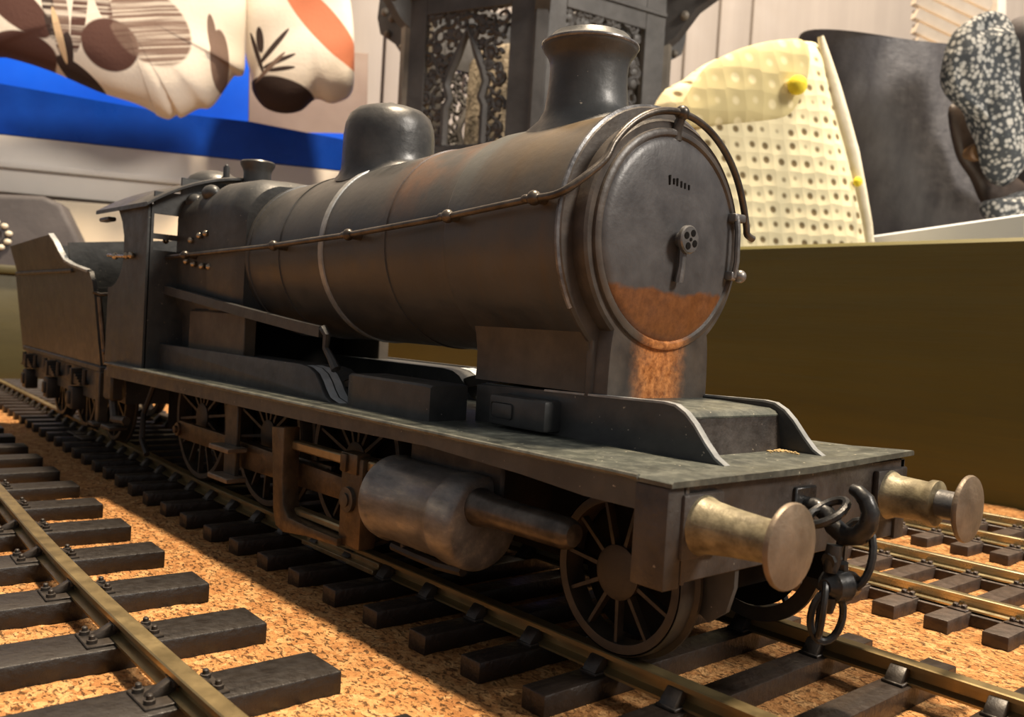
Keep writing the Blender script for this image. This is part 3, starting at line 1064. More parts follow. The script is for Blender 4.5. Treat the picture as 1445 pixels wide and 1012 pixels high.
b.box(-1.2, 1.8, -13, 13, 10.2, 20)
part('axle', b, 'black', loco)
for s in (-1, 1):
    b = B()
    b.lathe([(s*14.1-.1, 9.4), (s*14.1, 9.4)], (.3, 0, 11.4), 'y', 40)
    part('wheel_void_disc', b, 'black', loco)  # black disc added behind the spokes to paint the shaded gaps
DX = (-70, -107.5, -145)
for x in DX:
    for s in (-1, 1):
        place_wheel('driving_wheel', drv, x, 16.4, s*17.4, s, 14, True, loco, .2)
    b = B()
    b.tube([(x, -15, 16.4), (x, 15, 16.4)], 2.0, 12)
    part('axle', b, 'black', loco)
# cylinders, rods and motion on both sides
for s in (-1, 1):
    f = lambda y: s*y
    b = B()
    cy, cz = s*25.4, 14.6
    b.lathe([(-44.6, 5.2), (-44.4, 6.4), (-43.8, 7.1), (-42.6, 7.25), (-42.0, 7.0), (-41.6, 6.85), (-26.2, 6.85), (-25.9, 7.05), (-25.0, 7.2), (-20.8, 7.15), (-20.2, 6.8), (-19.9, 6.2), (-19.7, 4.2), (-19.6, 2)], (0, cy, cz), 'x', 48)
    cylr = part('cylinder', b, 'cyl', loco, 'grey steel outside cylinder')
    b = B()
    y0, y1 = sorted((s*24, s*12))
    b.box(-42, -18, y0, y1, 14, 26.5, .5)
    part('cylinder_block', b, 'under', cylr)
    b = B()
    b.lathe([(-20.2, 3.0), (-17.5, 2.5), (-15, 2.3), (-1.6, 2.2), (-.6, 2.0), (0, 1.5), (.15, .02)], (0, s*26.6, 17.4), 'x', 24)
    part('tail_rod', b, 'steel', cylr)
    b = B()
    b.tube([(-43, s*25.6, 6.4), (-38, s*25.6, 6.2), (-30, s*25.6, 6.1), (-24, s*25.6, 6.6)], .8, 8)
    b.tube([(-40, s*25.6, 6.2), (-40, s*25.6, 8)], .6, 8)
    b.tube([(-27, s*25.6, 6.2), (-27, s*25.6, 8)], .6, 8)
    part('drain_pipe', b, 'under', cylr)
    # slide bars
    b = B()
    y0, y1 = sorted((s*27.4, s*25.2))
    b.box(-79, -43, y0, y1, 18.0, 19.8, .3)
    part('slide_bar', b, 'brass_rod', loco)
    b = B()
    b.box(-76, -54, y0, y1, 5.6, 7.0, .3)
    part('slide_bar', b, 'brass_rod', loco)
    # motion bracket
    b = B()
    y0, y1 = sorted((s*29.4, s*25.8))
    b.prism([(-81.8, 22.0), (-80.3, 12), (-79.6, 6.0), (-78.2, 3.0), (-75, 2.3), (-66, 3.4), (-55, 4.0), (-55, 5.4), (-66, 5.4), (-73.2, 5.6), (-75.4, 7.6), (-76.2, 12), (-76.6, 22.4)], 'y', y0, y1, .35)
    part('motion_bracket', b, 'bronze', loco)
    # crosshead
    b = B()
    y0, y1 = sorted((s*28.4, s*24.8))
    b.box(-56.5, -49.4, y0, y1, 4.2, 20.2, .6, 2)
    ch = part('crosshead', b, 'bronze', loco)
    b = B()
    b.box(-56, -50.5, min(s*28.9, s*26), max(s*28.9, s*26), 17.2, 20.8, .3, 2)
    b.box(-55.4, -53.4, min(s*29.4, s*26), max(s*29.4, s*26), 17.4, 20.6, .3, 2)
    part('crosshead_slipper', b, 'bronze', ch)
    b = B()
    b.tube([(-50, s*25.8, 13.4), (-43, s*25.6, 14.4)], 1.0, 12)
    part('piston_rod', b, 'steel', ch)
    b = B()
    yy = s*28.2
    b.lathe([(0, 2.3), (s*.9, 2.2), (s*1.0, 1.2), (s*1.3, 1.2), (s*1.4, .02)], (-53.2, yy, 12.6), 'y', 24)
    part('crosshead_pin', b, 'steel', ch)
    # connecting and coupling rods
    b = B()
    y0, y1 = sorted((s*24.9, s*23.6))
    b.prism([(-50.5, 14.6), (-50.5, 10.8), (-107, 10.0), (-110, 11.2), (-111, 13), (-110, 15), (-107, 15.8)], 'y', y0, y1, .2)
    part('connecting_rod', b, 'bronze', loco)
    b = B()
    y0, y1 = sorted((s*23.0, s*21.8))
    b.prism([(-69, 15.6), (-69, 11.4), (-107, 11.2), (-145, 11.2), (-147, 13.4), (-145, 15.6), (-107, 15.4)], 'y', y0, y1, .2)
    part('coupling_rod', b, 'bronze', loco)
    for x in DX:
        b = B()
        b.lathe([(s*19.4, 1.7), (s*23.6, 1.7), (s*23.7, 1.0), (s*24.3, .9), (s*24.4, .02)], (x, 0, 13.4), 'y', 18)
        part('crank_pin', b, 'bronze', loco)
    # footstep hung from the plate
    b = B()
    y0, y1 = sorted((s*27.2, s*26.2))
    b.box(-108, -102, y0, y1, 8, 27, .2)
    fs_ = part('step_hanger', b, 'wheel', loco)
    for z in (14.6, 8.2):
        b = B()
        y0, y1 = sorted((s*30.2, s*25.6))
        b.box(-109.4, -99.6, y0, y1, z-.7, z+.4, .2)
        part('step', b, 'buffer', fs_, 'worn brass coloured step')
    b = B()
    b.tube([(-172, s*20, 22), (-176, s*21, 14), (-174, s*22, 7), (-168, s*22.5, 3.5)], .8, 8)
    part('sand_pipe', b, 'under', loco)
    b = B()
    b.tube([(-44, s*17, 20), (-40, s*19, 9), (-36, s*18, 4)], .7, 8)
    part('sand_pipe', b, 'under', loco)
    b = B()
    y0, y1 = sorted((s*28.6, s*25.0))
    b.box(-188, -181, y0, y1, 17, 26, .6)
    b.tube([(-184, s*27, 18), (-180, s*27.5, 12), (-172, s*27, 12.4)], 1.2, 8)
    b.box(-184.5, -177, min(s*30, s*25), max(s*30, s*25), 9.0, 10.2, .3)
    part('injector', b, 'wheel', loco)

# ================================================================== tender
TS = math.radians(-3.15)
TO = Vector((-195, 0, 0))
tend = thing('coal_tender', 'plain black coal tender coupled behind the engine cab', 'tender', (-250, 6, 0))
base = Matrix.Translation(Vector((-195, 1.6, 0))) @ Matrix.Rotation(TS, 4, 'Z')
lean = base @ Matrix.Translation(Vector((0, -28, 25))) @ Matrix.Rotation(R_(7), 4, 'X') @ Matrix.Translation(Vector((0, 28, -25)))
HW = 28
# side sheets with flared coal rails, back sheet, floor
b = B()
sx = [(-3, 24.6), (-3, 49.5), (-3.6, 53.5), (-121, 54.4), (-121, 24.6)]
for s in (-1, 1):
    y0, y1 = sorted((s*HW, s*(HW-1.2)))
    b.prism([(-2, 24.6), (-2, 47), (-2.6, 50), (-5, 53.4), (-10, 54.3), (-122, 54.4), (-122, 24.6)], 'y', y0, y1)
b.box(-115, -113.8, -HW+1, HW-1, 24.6, 54.4)
b.box(-115, -4, -HW+1, HW-1, 24.6, 30)
b.box(-34, -32.6, -HW+1, HW-1, 29, 63)
b.box(-10, -8.8, -HW+1, HW-1, 24.6, 48.5)
b.xf(lean)
part('tank', b, 'side', tend)
for s in (-1, 1):
    b = B()
    prof = [(-6, 53.6, 0), (-14, 54.5, 0), (-24, 55.6, 0), (-32, 57.2, .3), (-36, 60, .7), (-39, 63.2, 1.2), (-44, 66.0, 1.6), (-60, 65.8, 1.6), (-116, 64.6, 1.6)]
    rings = []
    for x, zt, fl in prof:
        rings.append([Vector((x, s*(HW-.6), 54.0)), Vector((x, s*(HW+.3), 54.0)), Vector((x, s*(HW+fl+.4), zt)), Vector((x, s*(HW+fl-.7), zt))])
    b.loft(rings)
    b.xf(lean)
    fl_ = part('flared_rail', b, 'side', tend)
    b = B()
    rr_ = [[Vector((x-.2, s*(HW+fl+.7), zt-.3)), Vector((x-.2, s*(HW+fl+.7), zt+.45)), Vector((x-.2, s*(HW+fl-.9), zt+.45)), Vector((x-.2, s*(HW+fl-.9), zt-.3))] for x, zt, fl in prof[:7]]
    b.loft(rr_)
    b.xf(lean)
    part('highlight_beading', b, 'greyedge', fl_, 'pale beading painting a highlight along the front curve')  # grey colour paints the reflection along the tender's top curve
    b = B()
    y0, y1 = sorted((s*(HW+1.1), s*(HW-.5)))
    b.box(-116.5, -24, y0, y1, 53.5, 54.6, .3, 2)
    b.xf(lean)
    part('beading', b, 'side', fl_)
b = B()
b.prism([(-HW-1.5, 64.4), (-HW, 54), (HW, 54), (HW+1.5, 64.4)], 'x', -116.4, -115.2)
b.xf(lean)
part('back_plate', b, 'side', tend)
b = B()
b.tube([(-2, -HW-.2, 47.5), (-1.4, -HW+1.5, 46.6), (-1, -HW+6, 46.6)], .5, 8)
b.tube([(-1.0, -HW+1.2, 26), (-1.2, -HW+1.2, 46)], .7, 8)
b.box(-3, 0, -HW+.5, -HW+3.5, 29, 30.5, .3)
b.xf(lean)
part('grab_rail', b, 'steel', tend)
b = B()
b.box(-117, 0, -28.8, 28.8, 23.8, 25.6, .3)
b.xf(base)
part('tender_plate', b, 'side', tend)
b = B()
for s in (-1, 1):
    y0, y1 = sorted((s*28.2, s*27))
    b.prism([(-114, 24), (-113, 15.8), (-92, 15.2), (-30, 15.2), (-6, 15.2), (-3, 9), (0, 9), (0, 24)], 'y', y0, y1)
b.box(-116, -4, -20, 20, 14, 24)
b.xf(base)
part('tender_frame', b, 'side', tend)
b = B()
b.box(-3.2, .4, -28.8, -26, 8.4, 24, .3)
b.box(-4.6, 1.4, -30.4, -25.4, 8.0, 9.2, .3)
b.xf(base)
part('tender_step', b, 'wheel', tend)
tw = wheel_meshes(15.0, 3.4, 12, .4)
for x in (-24, -60, -98):
    for s in (-1, 1):
        y = s*18.2
        P = base @ Vector((x, y, 15.1))
        w = place_wheel('tender_wheel', tw, P.x, P.z, P.y, s, 12, s < 0, tend)
        w.rotation_euler.z += TS
        b = B()
        b.box(x-3.2, x+3.2, min(s*31.4, s*27), max(s*31.4, s*27), 10.6, 17.6, .6, 2)
        b.box(x-1.6, x+1.6, min(s*32.2, s*27), max(s*32.2, s*27), 12.2, 16.2, .5, 2)
        b.xf(base)
        ab = part('axle_box', b, 'under', tend)
        b = B()
        for k, L in enumerate((10, 8, 6, 4)):
            b.box(x-L, x+L, min(s*30.8, s*28.4), max(s*30.8, s*28.4), 18.8+k*.75, 19.5+k*.75)
        b.box(x-1.2, x+1.2, min(s*31.4, s*28), max(s*31.4, s*28), 18.2, 23.4, .2)
        for q in (-10, 10):
            b.tube([(x+q, s*29.6, 19), (x+q*1.04, s*29.6, 23.6)], .7, 8)
        b.xf(base)
        part('leaf_spring', b, 'under', ab)
    b = B()
    b.tube([(x, -16, 15), (x, 16, 15)], 1.6, 10)
    b.xf(base)
    part('axle', b, 'black', tend)
b = B()
for q in range(240):
    x, y = random.uniform(-110, -38), random.uniform(-24, 24)
    r = random.uniform(1.6, 3.6)
    b2 = bmesh.new()
    bmesh.ops.create_icosphere(b2, subdivisions=1, radius=r)
    for v in b2.verts:
        v.co *= random.uniform(.75, 1.2)
    b.add(b2, Matrix.Translation((x, y, 30+random.uniform(0, 8)+4*math.cos(y/16))))
b.xf(lean)
o = part('coal', b, 'black', tend, smooth=0)
o['kind'] = 'stuff'

# ================================================================== background
# direction of the far shelf and wall: not square to the layout
FY = W(4700, 690, 1)-CAMP
bx = Vector((FY.x, FY.y, 0)).normalized()      # to the right along the shelf
bz = Vector((0, 0, 1))
by = Vector((-bx.y, bx.x, 0))                  # away from the camera
def frame_at(px, py, d):
    o = W(px, py, d)
    m = Matrix.Identity(4)
    for i in range(3):
        m[i][0], m[i][1], m[i][2], m[i][3] = bx[i], by[i], bz[i], o[i]
    return m
def on_plane(px, py, origin, nrm):
    d = W(px, py, 1)-CAMP
    return CAMP+d*((origin-CAMP).dot(nrm)/d.dot(nrm))
def place(o, m):
    mm = m.copy()
    mm.translation = m.translation*K
    o.matrix_world = mm
def loc_uv(m, px, py, off=0):
    """local x,z of a pixel on the frame's plane shifted back by off"""
    P = on_plane(px, py, m.translation+by*off, by)
    q = m.inverted() @ P
    return q.x, q.z

# wall of vertical panels
Fw = frame_at(1000, 60, 1120)
wl = bpy.data.objects.new('wall_back', None)
C.objects.link(wl)
wl['kind'] = 'structure'
wl['label'] = 'warm white panelled wall far behind'
place(wl, Fw)
xs_w = [loc_uv(Fw, p, 40)[0] for p in (1015, 1061)]
pw = xs_w[1]-xs_w[0]
edges = [xs_w[0]+pw*k for k in range(-24, 2)] + [loc_uv(Fw, 1303, 40)[0], loc_uv(Fw, 1303, 40)[0]+330, loc_uv(Fw, 1303, 40)[0]+700]
for a, c in zip(edges, edges[1:]):
    b = B()
    b.box(a+1.2, c-1.2, 0, 14, -700, 700, 3.0, 2)
    o = link('panel', b.mesh('panel', 'wallpaint'), wl)
b = B()
b.box(edges[0], edges[-1], 10, 20, -700, 700)
link('backing', b.mesh('backing', 'dullbrown'), wl)

# broad unseen table, added to cut ambient light from below; ends at the wall
b = B()
b.box(-1150, 400, -1400, -24, -70, -20, 4, 2)
o = link('table', b.mesh('table', 'table'))  # unseen table, added to cut ambient light from below
place(o, Matrix.Translation((0, 0, -Fw.translation.z)) @ Fw @ Matrix.Identity(4))
tag(o, 'broad brown unseen table added under the whole layout', 'table')
# white shelf
Fs = frame_at(240, 215, 790)
u0, v0 = loc_uv(Fs, -120, 180)
u1, v1 = loc_uv(Fs, 1010, 260)
hb = loc_uv(Fs, 70, 277)[1]
b = B()
b.box(-320, 420, 0, 260, hb, 0, 1.5, 2)
b.box(-320, 420, -4, 3, hb*.58, hb*.46, 1.2, 2)
o = link('shelf', b.mesh('shelf', 'white'))
place(o, Fs)
tag(o, 'thick cream white shelf running behind the cab roof', 'shelf')
# blue tray on the shelf: low dark front lip, tall bright back
lip = loc_uv(Fs, 120, 135)[1]
def lipz(px, py):
    return loc_uv(Fs, px, py)[1]
tr = thing('blue_tray', 'bright blue plastic tray with deep blue front lip on white shelf', 'tray', Fs.translation+by*60)
Lt = tr.location/K
b = B()
us = [-318, loc_uv(Fs, 0, 120)[0], loc_uv(Fs, 230, 165)[0], loc_uv(Fs, 355, 178)[0], loc_uv(Fs, 490, 205)[0], 415]
hs = [lipz(0, 118)+6, lipz(0, 118), lipz(230, 158), lipz(355, 172), lipz(490, 198), lipz(490, 198)]
b.loft([[Vector((u, 0, .3)), Vector((u, 6, .3)), Vector((u, 6, h)), Vector((u, 0, h))] for u, h in zip(us, hs)])
b.xf(Fs)
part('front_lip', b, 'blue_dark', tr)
b = B()
b.box(-318, 415, 6, 92, .3, 4)
b.xf(Fs)
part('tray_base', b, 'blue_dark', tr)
b = B()
def back(px, py):
    return loc_uv(Fs, px, py, 95)
prof_b = [(-330, 20), (-330, back(0, 60)[1]), back(0, 60), back(225, 60), back(352, 60), (back(356, 60)[0], back(356, 182)[1]), back(372, 186), back(478, 188), back(500, 190), (470, back(500, 190)[1]), (470, 20)]
b.prism(prof_b, 'y', 95, 100)
b.xf(Fs)
part('tray_back', b, 'blue_lit', tr, 'tray back in a blue brightened as if lamp-lit')

# things made of cloth: an outline in the frame's plane, puffed up
def puff(outline, thick, rings_=5, c=None, wob=0, flat=5):
    b = B()
    n_ = len(outline)
    pts = [Vector((u, 0, v)) for u, v in outline]
    c = Vector((c[0], 0, c[1])) if c else sum(pts, Vector())/n_
    def ring(f, y):
        return [c+(p-c)*f+Vector((0, y+wob*noise.noise((p.x*.03*f, p.z*.03*f, f*3)), 0)) for p in pts]
    fr = (.02, .3, .55, .72, .84, .92, .97, 1.0)
    seq = [(f, -(max(1-f**flat, 0))**.5) for f in fr]
    rs = [ring(f, t*thick/2) for f, t in seq]+[ring(f, -t*thick/2) for f, t in seq[::-1][1:]]
    b.loft(rs)
    return b
def smooth_outline(pts, sub=6):
    out = []
    n_ = len(pts)
    for i in range(n_):
        p0, p1, p2, p3 = (Vector((*pts[(i+k-1) % n_], 0)) for k in range(4))
        for k in range(sub):
            t = k/sub
            q = .5*((2*p1)+(p2-p0)*t+(2*p0-5*p1+4*p2-p3)*t*t+(3*p1-p0-3*p2+p3)*t**3)
            out.append((q.x, q.y))
    return out
def cloth(name, pts, d, thick, mat, label, cat, c=None, sub=5, group=None, wob=0):
    m = frame_at(sum(p[0] for p in pts)/len(pts), sum(p[1] for p in pts)/len(pts), d)
    uv = [loc_uv(m, *p) for p in pts]
    cc = loc_uv(m, *c) if c else None
    b = puff(smooth_outline(uv, sub), thick, 6, cc, wob)
    o = link(name, b.mesh(name, mat if isinstance(mat, str) else mat(m), (0, 0, 0), 60))
    place(o, m)
    tag(o, label, cat, group)
    return o, m

def print_mat(name, base, motifs, d_unused=None):
    def mk(m):
        t = NT(name)
        o = t.xyz()
        x, z = o[0], o[2]
        c = t.ramp(t.noise(30, 4), [(.3, base), (.7, tuple(v*1.08 for v in base))])
        for (px, py, rx, ry, ang, colr, stripe) in motifs:
            u, v = loc_uv(m, px, py)
            u2, v2 = loc_uv(m, px+50, py)
            s = math.hypot(u2-u, v2-v)/50
            e = t.ellipse(u*K, v*K, rx*s*K, ry*s*K, ang, .07, x, z)
            if stripe:
                w = t.n('ShaderNodeTexNoise')
                w.inputs['Scale'].default_value = 60
                w.inputs['Detail'].default_value = 4
                mp = t.n('ShaderNodeMapping')
                mp.inputs['Rotation'].default_value = (0, R_(stripe), 0)
                t.l(t.co(), mp.inputs['Vector'])
                mp2 = t.n('ShaderNodeMapping')
                mp2.inputs['Scale'].default_value = (.15, 1, 7)
                t.l(mp.outputs[0], mp2.inputs['Vector'])
                t.l(mp2.outputs[0], w.inputs['Vector'])
                e = t.math('MULTIPLY', e, t.ramp(w.outputs['Fac'], [(.36, .25), (.55, 1.0)]))
            c = t.mix(e, c, colr)
        t.col(c)
        t.setv('Roughness', .8)
        t.bump(t.noise(400, 3), .2)
        return t.m
    return mk
BR = (.090, .036, .026)
DK = (.040, .022, .018)
GB = (.20, .13, .10)
motL = [(30, 20, 62, 26, -38, BR, 0), (40, 82, 46, 28, -8, BR, 0), (160, 74, 40, 36, -30, BR, 0), (120, 118, 45, 13, -38, DK, 0),
        (215, 50, 62, 48, -40, GB, 12), (92, 40, 12, 55, 6, GB, 5), (118, 30, 10, 58, -4, BR, 5), (75, 20, 8, 50, 10, DK, 5), (100, 85, 9, 30, 0, DK, 0), (148, 10, 10, 40, 20, BR, 5),
        (310, 92, 13, 42, 4, GB, 0), (300, 60, 6, 30, 10, GB, 0), (90, 60, 5, 40, 15, (.7, .5, .3), 0), (250, 2, 40, 10, 10, GB, 90)]
cloth('patterned_cushion', [(-60, -60), (160, -70), (330, -50), (346, -20), (346, 60), (344, 104), (330, 108), (300, 150), (280, 154), (256, 166), (250, 162), (238, 168), (222, 163), (216, 158), (190, 146), (140, 130), (70, 100), (0, 79), (-60, 70)],
      725, 46, print_mat('leaf_print_cream_cloth_left', (.80, .73, .63), motL), 'cream cushion printed with big brown leaves drooping over blue tray', 'cushion', c=(170, 20), wob=2)
motR = [(455, 42, 78, 22, -42, (.62, .20, .10), 0), (400, 142, 52, 26, -12, DK, 0), (366, 62, 5, 18, 8, DK, 0), (362, 80, 3, 30, 20, DK, 0), (385, 72, 3.5, 34, -35, DK, 0), (392, 92, 3, 26, -60, DK, 0), (395, 103, 3, 20, -75, DK, 0), (380, 100, 3, 30, -40, GB, 0)]
cloth('patterned_cushion', [(352, -60), (430, -60), (480, -40), (497, 20), (500, 90), (496, 132), (470, 146), (446, 140), (425, 156), (400, 160), (374, 152), (357, 130), (354, 106), (345, 60)],
      772, 30, print_mat('leaf_print_cream_cloth_right', (.84, .78, .69), motR), 'pale cushion with orange leaf hanging left of dark lantern', 'cushion', c=(430, 40), wob=2)

# dark round-studded case below the shelf, cream card behind
Fd = frame_at(40, 325, 665)
t = thing('dark_case', 'dark grey sloping case with ring of pale studs under shelf', 'case', Fd.translation)
b = B()
pts = [loc_uv(Fd, *p) for p in ((-120, 268), (60, 276), (86, 287), (135, 385), (150, 520), (-120, 520))]
b.prism(pts, 'y', 0, 40, 4, 3)
b.xf(Fd)
part('case_body', b, 'darkcloth', t)
c0 = loc_uv(Fd, -8, 332)
s0 = (loc_uv(Fd, 40, 332)[0]-c0[0])/48
for k in range(10):
    a = 2*PI*k/10+.2
    b = B()
    b.ball((c0[0]+21*s0*math.cos(a), -1, c0[1]+21*s0*math.sin(a)), 5*s0, 12, 8, (1.1, .6, .85))
    b.xf(Fd)
    part('stud', b, 'stud', t)
b = B()
b.tube([(c0[0]+12*s0*math.cos(2*PI*k/32), 0, c0[1]+12*s0*math.sin(2*PI*k/32)) for k in range(32)], 2.4*s0, 8, True)
b.xf(Fd)
part('stud_ring', b, 'darkcloth', t)
Fc = frame_at(170, 320, 740)
b = B()
pts = [loc_uv(Fc, *p) for p in ((40, 279), (330, 301), (330, 480), (40, 480))]
b.prism(pts, 'y', 0, 24, 3, 2)
o = link('cream_box', b.mesh('cream_box', 'cream'))
place(o, Fc)
tag(o, 'plain cream box beneath the shelf, seen past the tender', 'box')

Fbb = Matrix.Translation(by*128) @ Fs
b = B()
pts = [loc_uv(Fs, *p, 128) for p in ((352, 60), (520, 75))]+[(loc_uv(Fs, 520, 200, 128)[0], .5), (loc_uv(Fs, 352, 200, 128)[0], .5)]
b.prism(pts, 'y', 0, 40, 2, 2)
o = link('shelf_back_shade', b.mesh('shelf_back_shade', 'dullbrown'))  # brown block paints the shadowed back of the shelf
place(o, Fbb)
tag(o, 'brown block painting the shadowed shelf back behind the blue tray below the pale cushion', 'box')
# ------------------------------------------------ hexagonal lantern
DL = 600
P0 = W(752, 100, DL)
zb = W(752, 216, DL).z
zt = zb+150
RL = 108
view = Vector((P0.x-CAMP.x, P0.y-CAMP.y, 0)).normalized()
side = Vector((view.y, -view.x, 0))
cen = Vector((P0.x, P0.y, 0))+view*RL
lan = thing('hexagonal_lantern', 'dark hexagonal fretwork lantern standing on shelf behind the chimney', 'lantern', (cen.x, cen.y, zb))
def hexv(k, r=RL, rot=2):
    a = R_(60*k+rot)
    return cen-view*(r*math.cos(a))+side*(r*math.sin(a))
b = B()
b.loft([[hexv(k, RL+8)+bz*z for k in range(6)] for z in (zb-6, zb)])
part('lantern_base', b, 'lantern', lan)
b = B()
b.loft([[hexv(k, r)+bz*z for k in range(6)] for z, r in ((zt, RL+8), (zt+5, RL+8), (zt+5, RL-8), (zt, RL-8), (zt, RL+8))], cap=False)  # open ring, shaped to let lamp light inside
part('top_frame', b, 'lantern', lan)
for k in range(6):
    v = hexv(k)
    b = B()
    d = (v-cen).normalized()
    e = Vector((-d.y, d.x, 0))
    w_ = 7.0
    b.loft([[v+d*p+e*q+bz*z for p, q in ((3, -w_*.5), (3, w_*.5), (-4, w_), (-10, w_*.6), (-10, -w_*.6), (-4, -w_))] for z in (zb, zt)])
    part('post', b, 'lantern_trim' if k in (1, 2, 4, 5) else 'lantern', lan, 'paler weathered post' if k in (1, 2, 4, 5) else None)
rnd = random.Random(11)
for k in range(6):
    a_, c_ = hexv(k), hexv(k+1)
    L = (c_-a_).length
    e = (c_-a_).normalized()
    nrm = Vector((e.y, -e.x, 0))
    if nrm.dot(a_-cen) < 0:
        nrm = -nrm
    Mx = Matrix.Identity(4)
    for i in range(3):
        Mx[i][0], Mx[i][1], Mx[i][2], Mx[i][3] = e[i], -nrm[i], bz[i], (a_+bz*zb)[i]
    H = zt-zb
    z_open0, z_open1 = 8, 112-12     # opening of the carved panel
    x0, x1 = 18, L-22
    b = B()
    for (xa, xb, za, zc_) in ((0, x0, 0, H), (x1, L, 0, H), (x0, x1, 0, z_open0), (x0, x1, z_open1, H)):
        b.box(xa, xb, -2.5, 2.5, za, zc_, .4)
    b.box(4, L-4, -4, -2.4, z_open1+12, z_open1+15, .4)
    b.xf(Mx)
    pn = part('panel', b, 'lantern', lan)
    # fretwork: scrolls and leaves filling the opening round a pointed arch
    b = B()
    xm = (x0+x1)/2
    aw, ah = (x1-x0)*.235, 58
    def in_arch(x, z):
        dx = abs(x-xm)
        if z < ah-6:
            return dx < aw
        if z < ah+4:
            return dx < aw*.92
        return dx < aw*.92*(1-(z-ah-4)/26)
    archp = [(xm-aw, z_open0), (xm-aw, ah-24), (xm-aw*.8, ah-18), (xm-aw, ah-8), (xm-aw*.85, ah), (xm-aw*.5, ah+12), (xm, ah+30), (xm+aw*.5, ah+12), (xm+aw*.85, ah), (xm+aw, ah-8), (xm+aw*.8, ah-18), (xm+aw, ah-24), (xm+aw, z_open0)]
    b.tube([(x, 0, z) for x, z in archp], 3.2, 6)
    gx = x0+3
    while gx < x1:
        gz = z_open0+3
        while gz < z_open1+2:
            x, z = gx+rnd.uniform(-2, 2), gz+rnd.uniform(-2, 2)
            if not in_arch(x, z):
                r = rnd.uniform(3.4, 5.2)
                a0 = rnd.uniform(0, 360)
                path = [(x+r*(1-.035*q)*math.cos(R_(a0+q*32)), rnd.uniform(-.6, .6), z+r*(1-.035*q)*math.sin(R_(a0+q*32))) for q in range(11)]
                b.tube(path, [1.9-.08*q for q in range(11)], 5)
                if rnd.random() < .55:
                    b.ball((x, 0, z), rnd.uniform(2, 3.4), 6, 5, (1, .6, 1.3))
            gz += 8.2
        gx += 8.2
    b.xf(Mx)
    fw_ = part('fretwork', b, 'lantern', pn)
    fw_['kind'] = 'stuff'
b = B()
b.lathe([(0, 52), (84, 50), (92, 44), (96, 30)], (cen.x, cen.y, zb+.5), 'z', 24)  # cylinder added to block the bright wall seen through the arch
part('added_lantern_blocker', b, 'added_blocker', lan, 'mottled beige cylinder added inside the lantern to block the bright wall')
# carved brackets under the eaves
for k in (1, 5, 0, 2, 4, 3):
    v = hexv(k)
    d = (v-cen).normalized()
    b = B()
    e = Vector((-d.y, d.x, 0))
    zz = zt-22
    prof = [(0, zz-36), (8, zz-30), (22, zz-12), (38, zz-2), (42, zz+12), (38, zz+60), (0, zz+60)]
    b.loft([[v+d*p+e*q+bz*z for p, z in prof] for q in (-5, -4, 4, 5)])
    part('eave_bracket', b, 'lantern', lan)
    for (p, z) in ((14, zz-16), (30, zz-3), (26, zz+10), (12, zz+2), (34, zz+16)):
        b = B()
        b.ball(v+d*p-e*(5 if (e.dot(view) > 0) else -5)+bz*z, 3.6, 8, 6)
        part('stud', b, 'lantern_trim', lan)
# unseen eaves ring above the frame, shaped open so the lamp lights inside
b = B()
b.loft([[hexv(k, r)+bz*z for k in range(6)] for r, z in ((RL+46, zt+36), (RL+44, zt+44), (RL+4, zt+56), (RL+4, zt+48), (RL+46, zt+36))], cap=False)
part('unseen_open_eaves', b, 'lantern', lan)
# a plinth that the lantern stands on, part of the same shelf wall
b = B()
b.loft([[hexv(k, RL+14)+bz*z for k in range(6)] for z in (zb-46, zb-6.2)])
o = link('plinth', b.mesh('plinth', 'blue_dark', (cen.x, cen.y, zb-46)))
o.location = Vector((cen.x, cen.y, zb-46))*K
tag(o, 'deep blue block under the dark lantern', 'plinth')
# ------------------------------------------------ right: white box, crochet bag, leather form, scarf
b = B()
pA, pB = Vector((-220.5, 415.9, 110)), Vector((-78.7, 336.3, 110))
dx_ = (pB-pA).normalized()
nx_ = Vector((-dx_.y, dx_.x, 0))
rs = []
for (q, z) in ((0, -9), (0, 109), (1.5, 110), (260, 110), (260, -9)):
    rs.append((q, z))
b.loft([[pA+dx_*s_+nx_*q+bz*(z-110) for q, z in rs] for s_ in (36, 250)])
o = link('white_box', b.mesh('white_box', 'coolwhite', (0, 400, -9)))
o.location = Vector((0, 400, -9))*K
tag(o, 'white box whose top edge shows above the side board at right', 'box')

def crochet(name, base, hole, sc_):
    def mk(m):
        t = NT(name)
        o = t.xyz()
        cb = t.n('ShaderNodeCombineXYZ')
        t.l(t.math('MULTIPLY_ADD', o[2], .22, o[0]), cb.inputs[0])
        t.l(t.math('MULTIPLY_ADD', o[0], -.05, o[2]), cb.inputs[2])
        vo = t.n('ShaderNodeTexVoronoi')
        vo.inputs['Scale'].default_value = sc_
        vo.inputs['Randomness'].default_value = .22
        t.l(cb.outputs[0], vo.inputs['Vector'])
        h = t.ramp(vo.outputs['Distance'], [(.16, 0.0), (.28, 1.0)])
        n1 = t.ramp(t.noise(40, 3), [(.3, .88), (.7, 1.05)])
        mm = t.n('ShaderNodeMix')
        mm.data_type = 'RGBA'
        mm.blend_type = 'MULTIPLY'
        mm.inputs[0].default_value = 1
        mm.inputs[6].default_value = (*base, 1)
        t.l(n1, mm.inputs[7])
        t.col(t.mix(h, hole, mm.outputs[2]))
        t.setv('Roughness', .9)
        t.bump(vo.outputs['Distance'], .9)
        return t.m
    return mk
bagm = crochet('pale_yellow_crochet', (.80, .71, .45), (.17, .12, .05), 125)
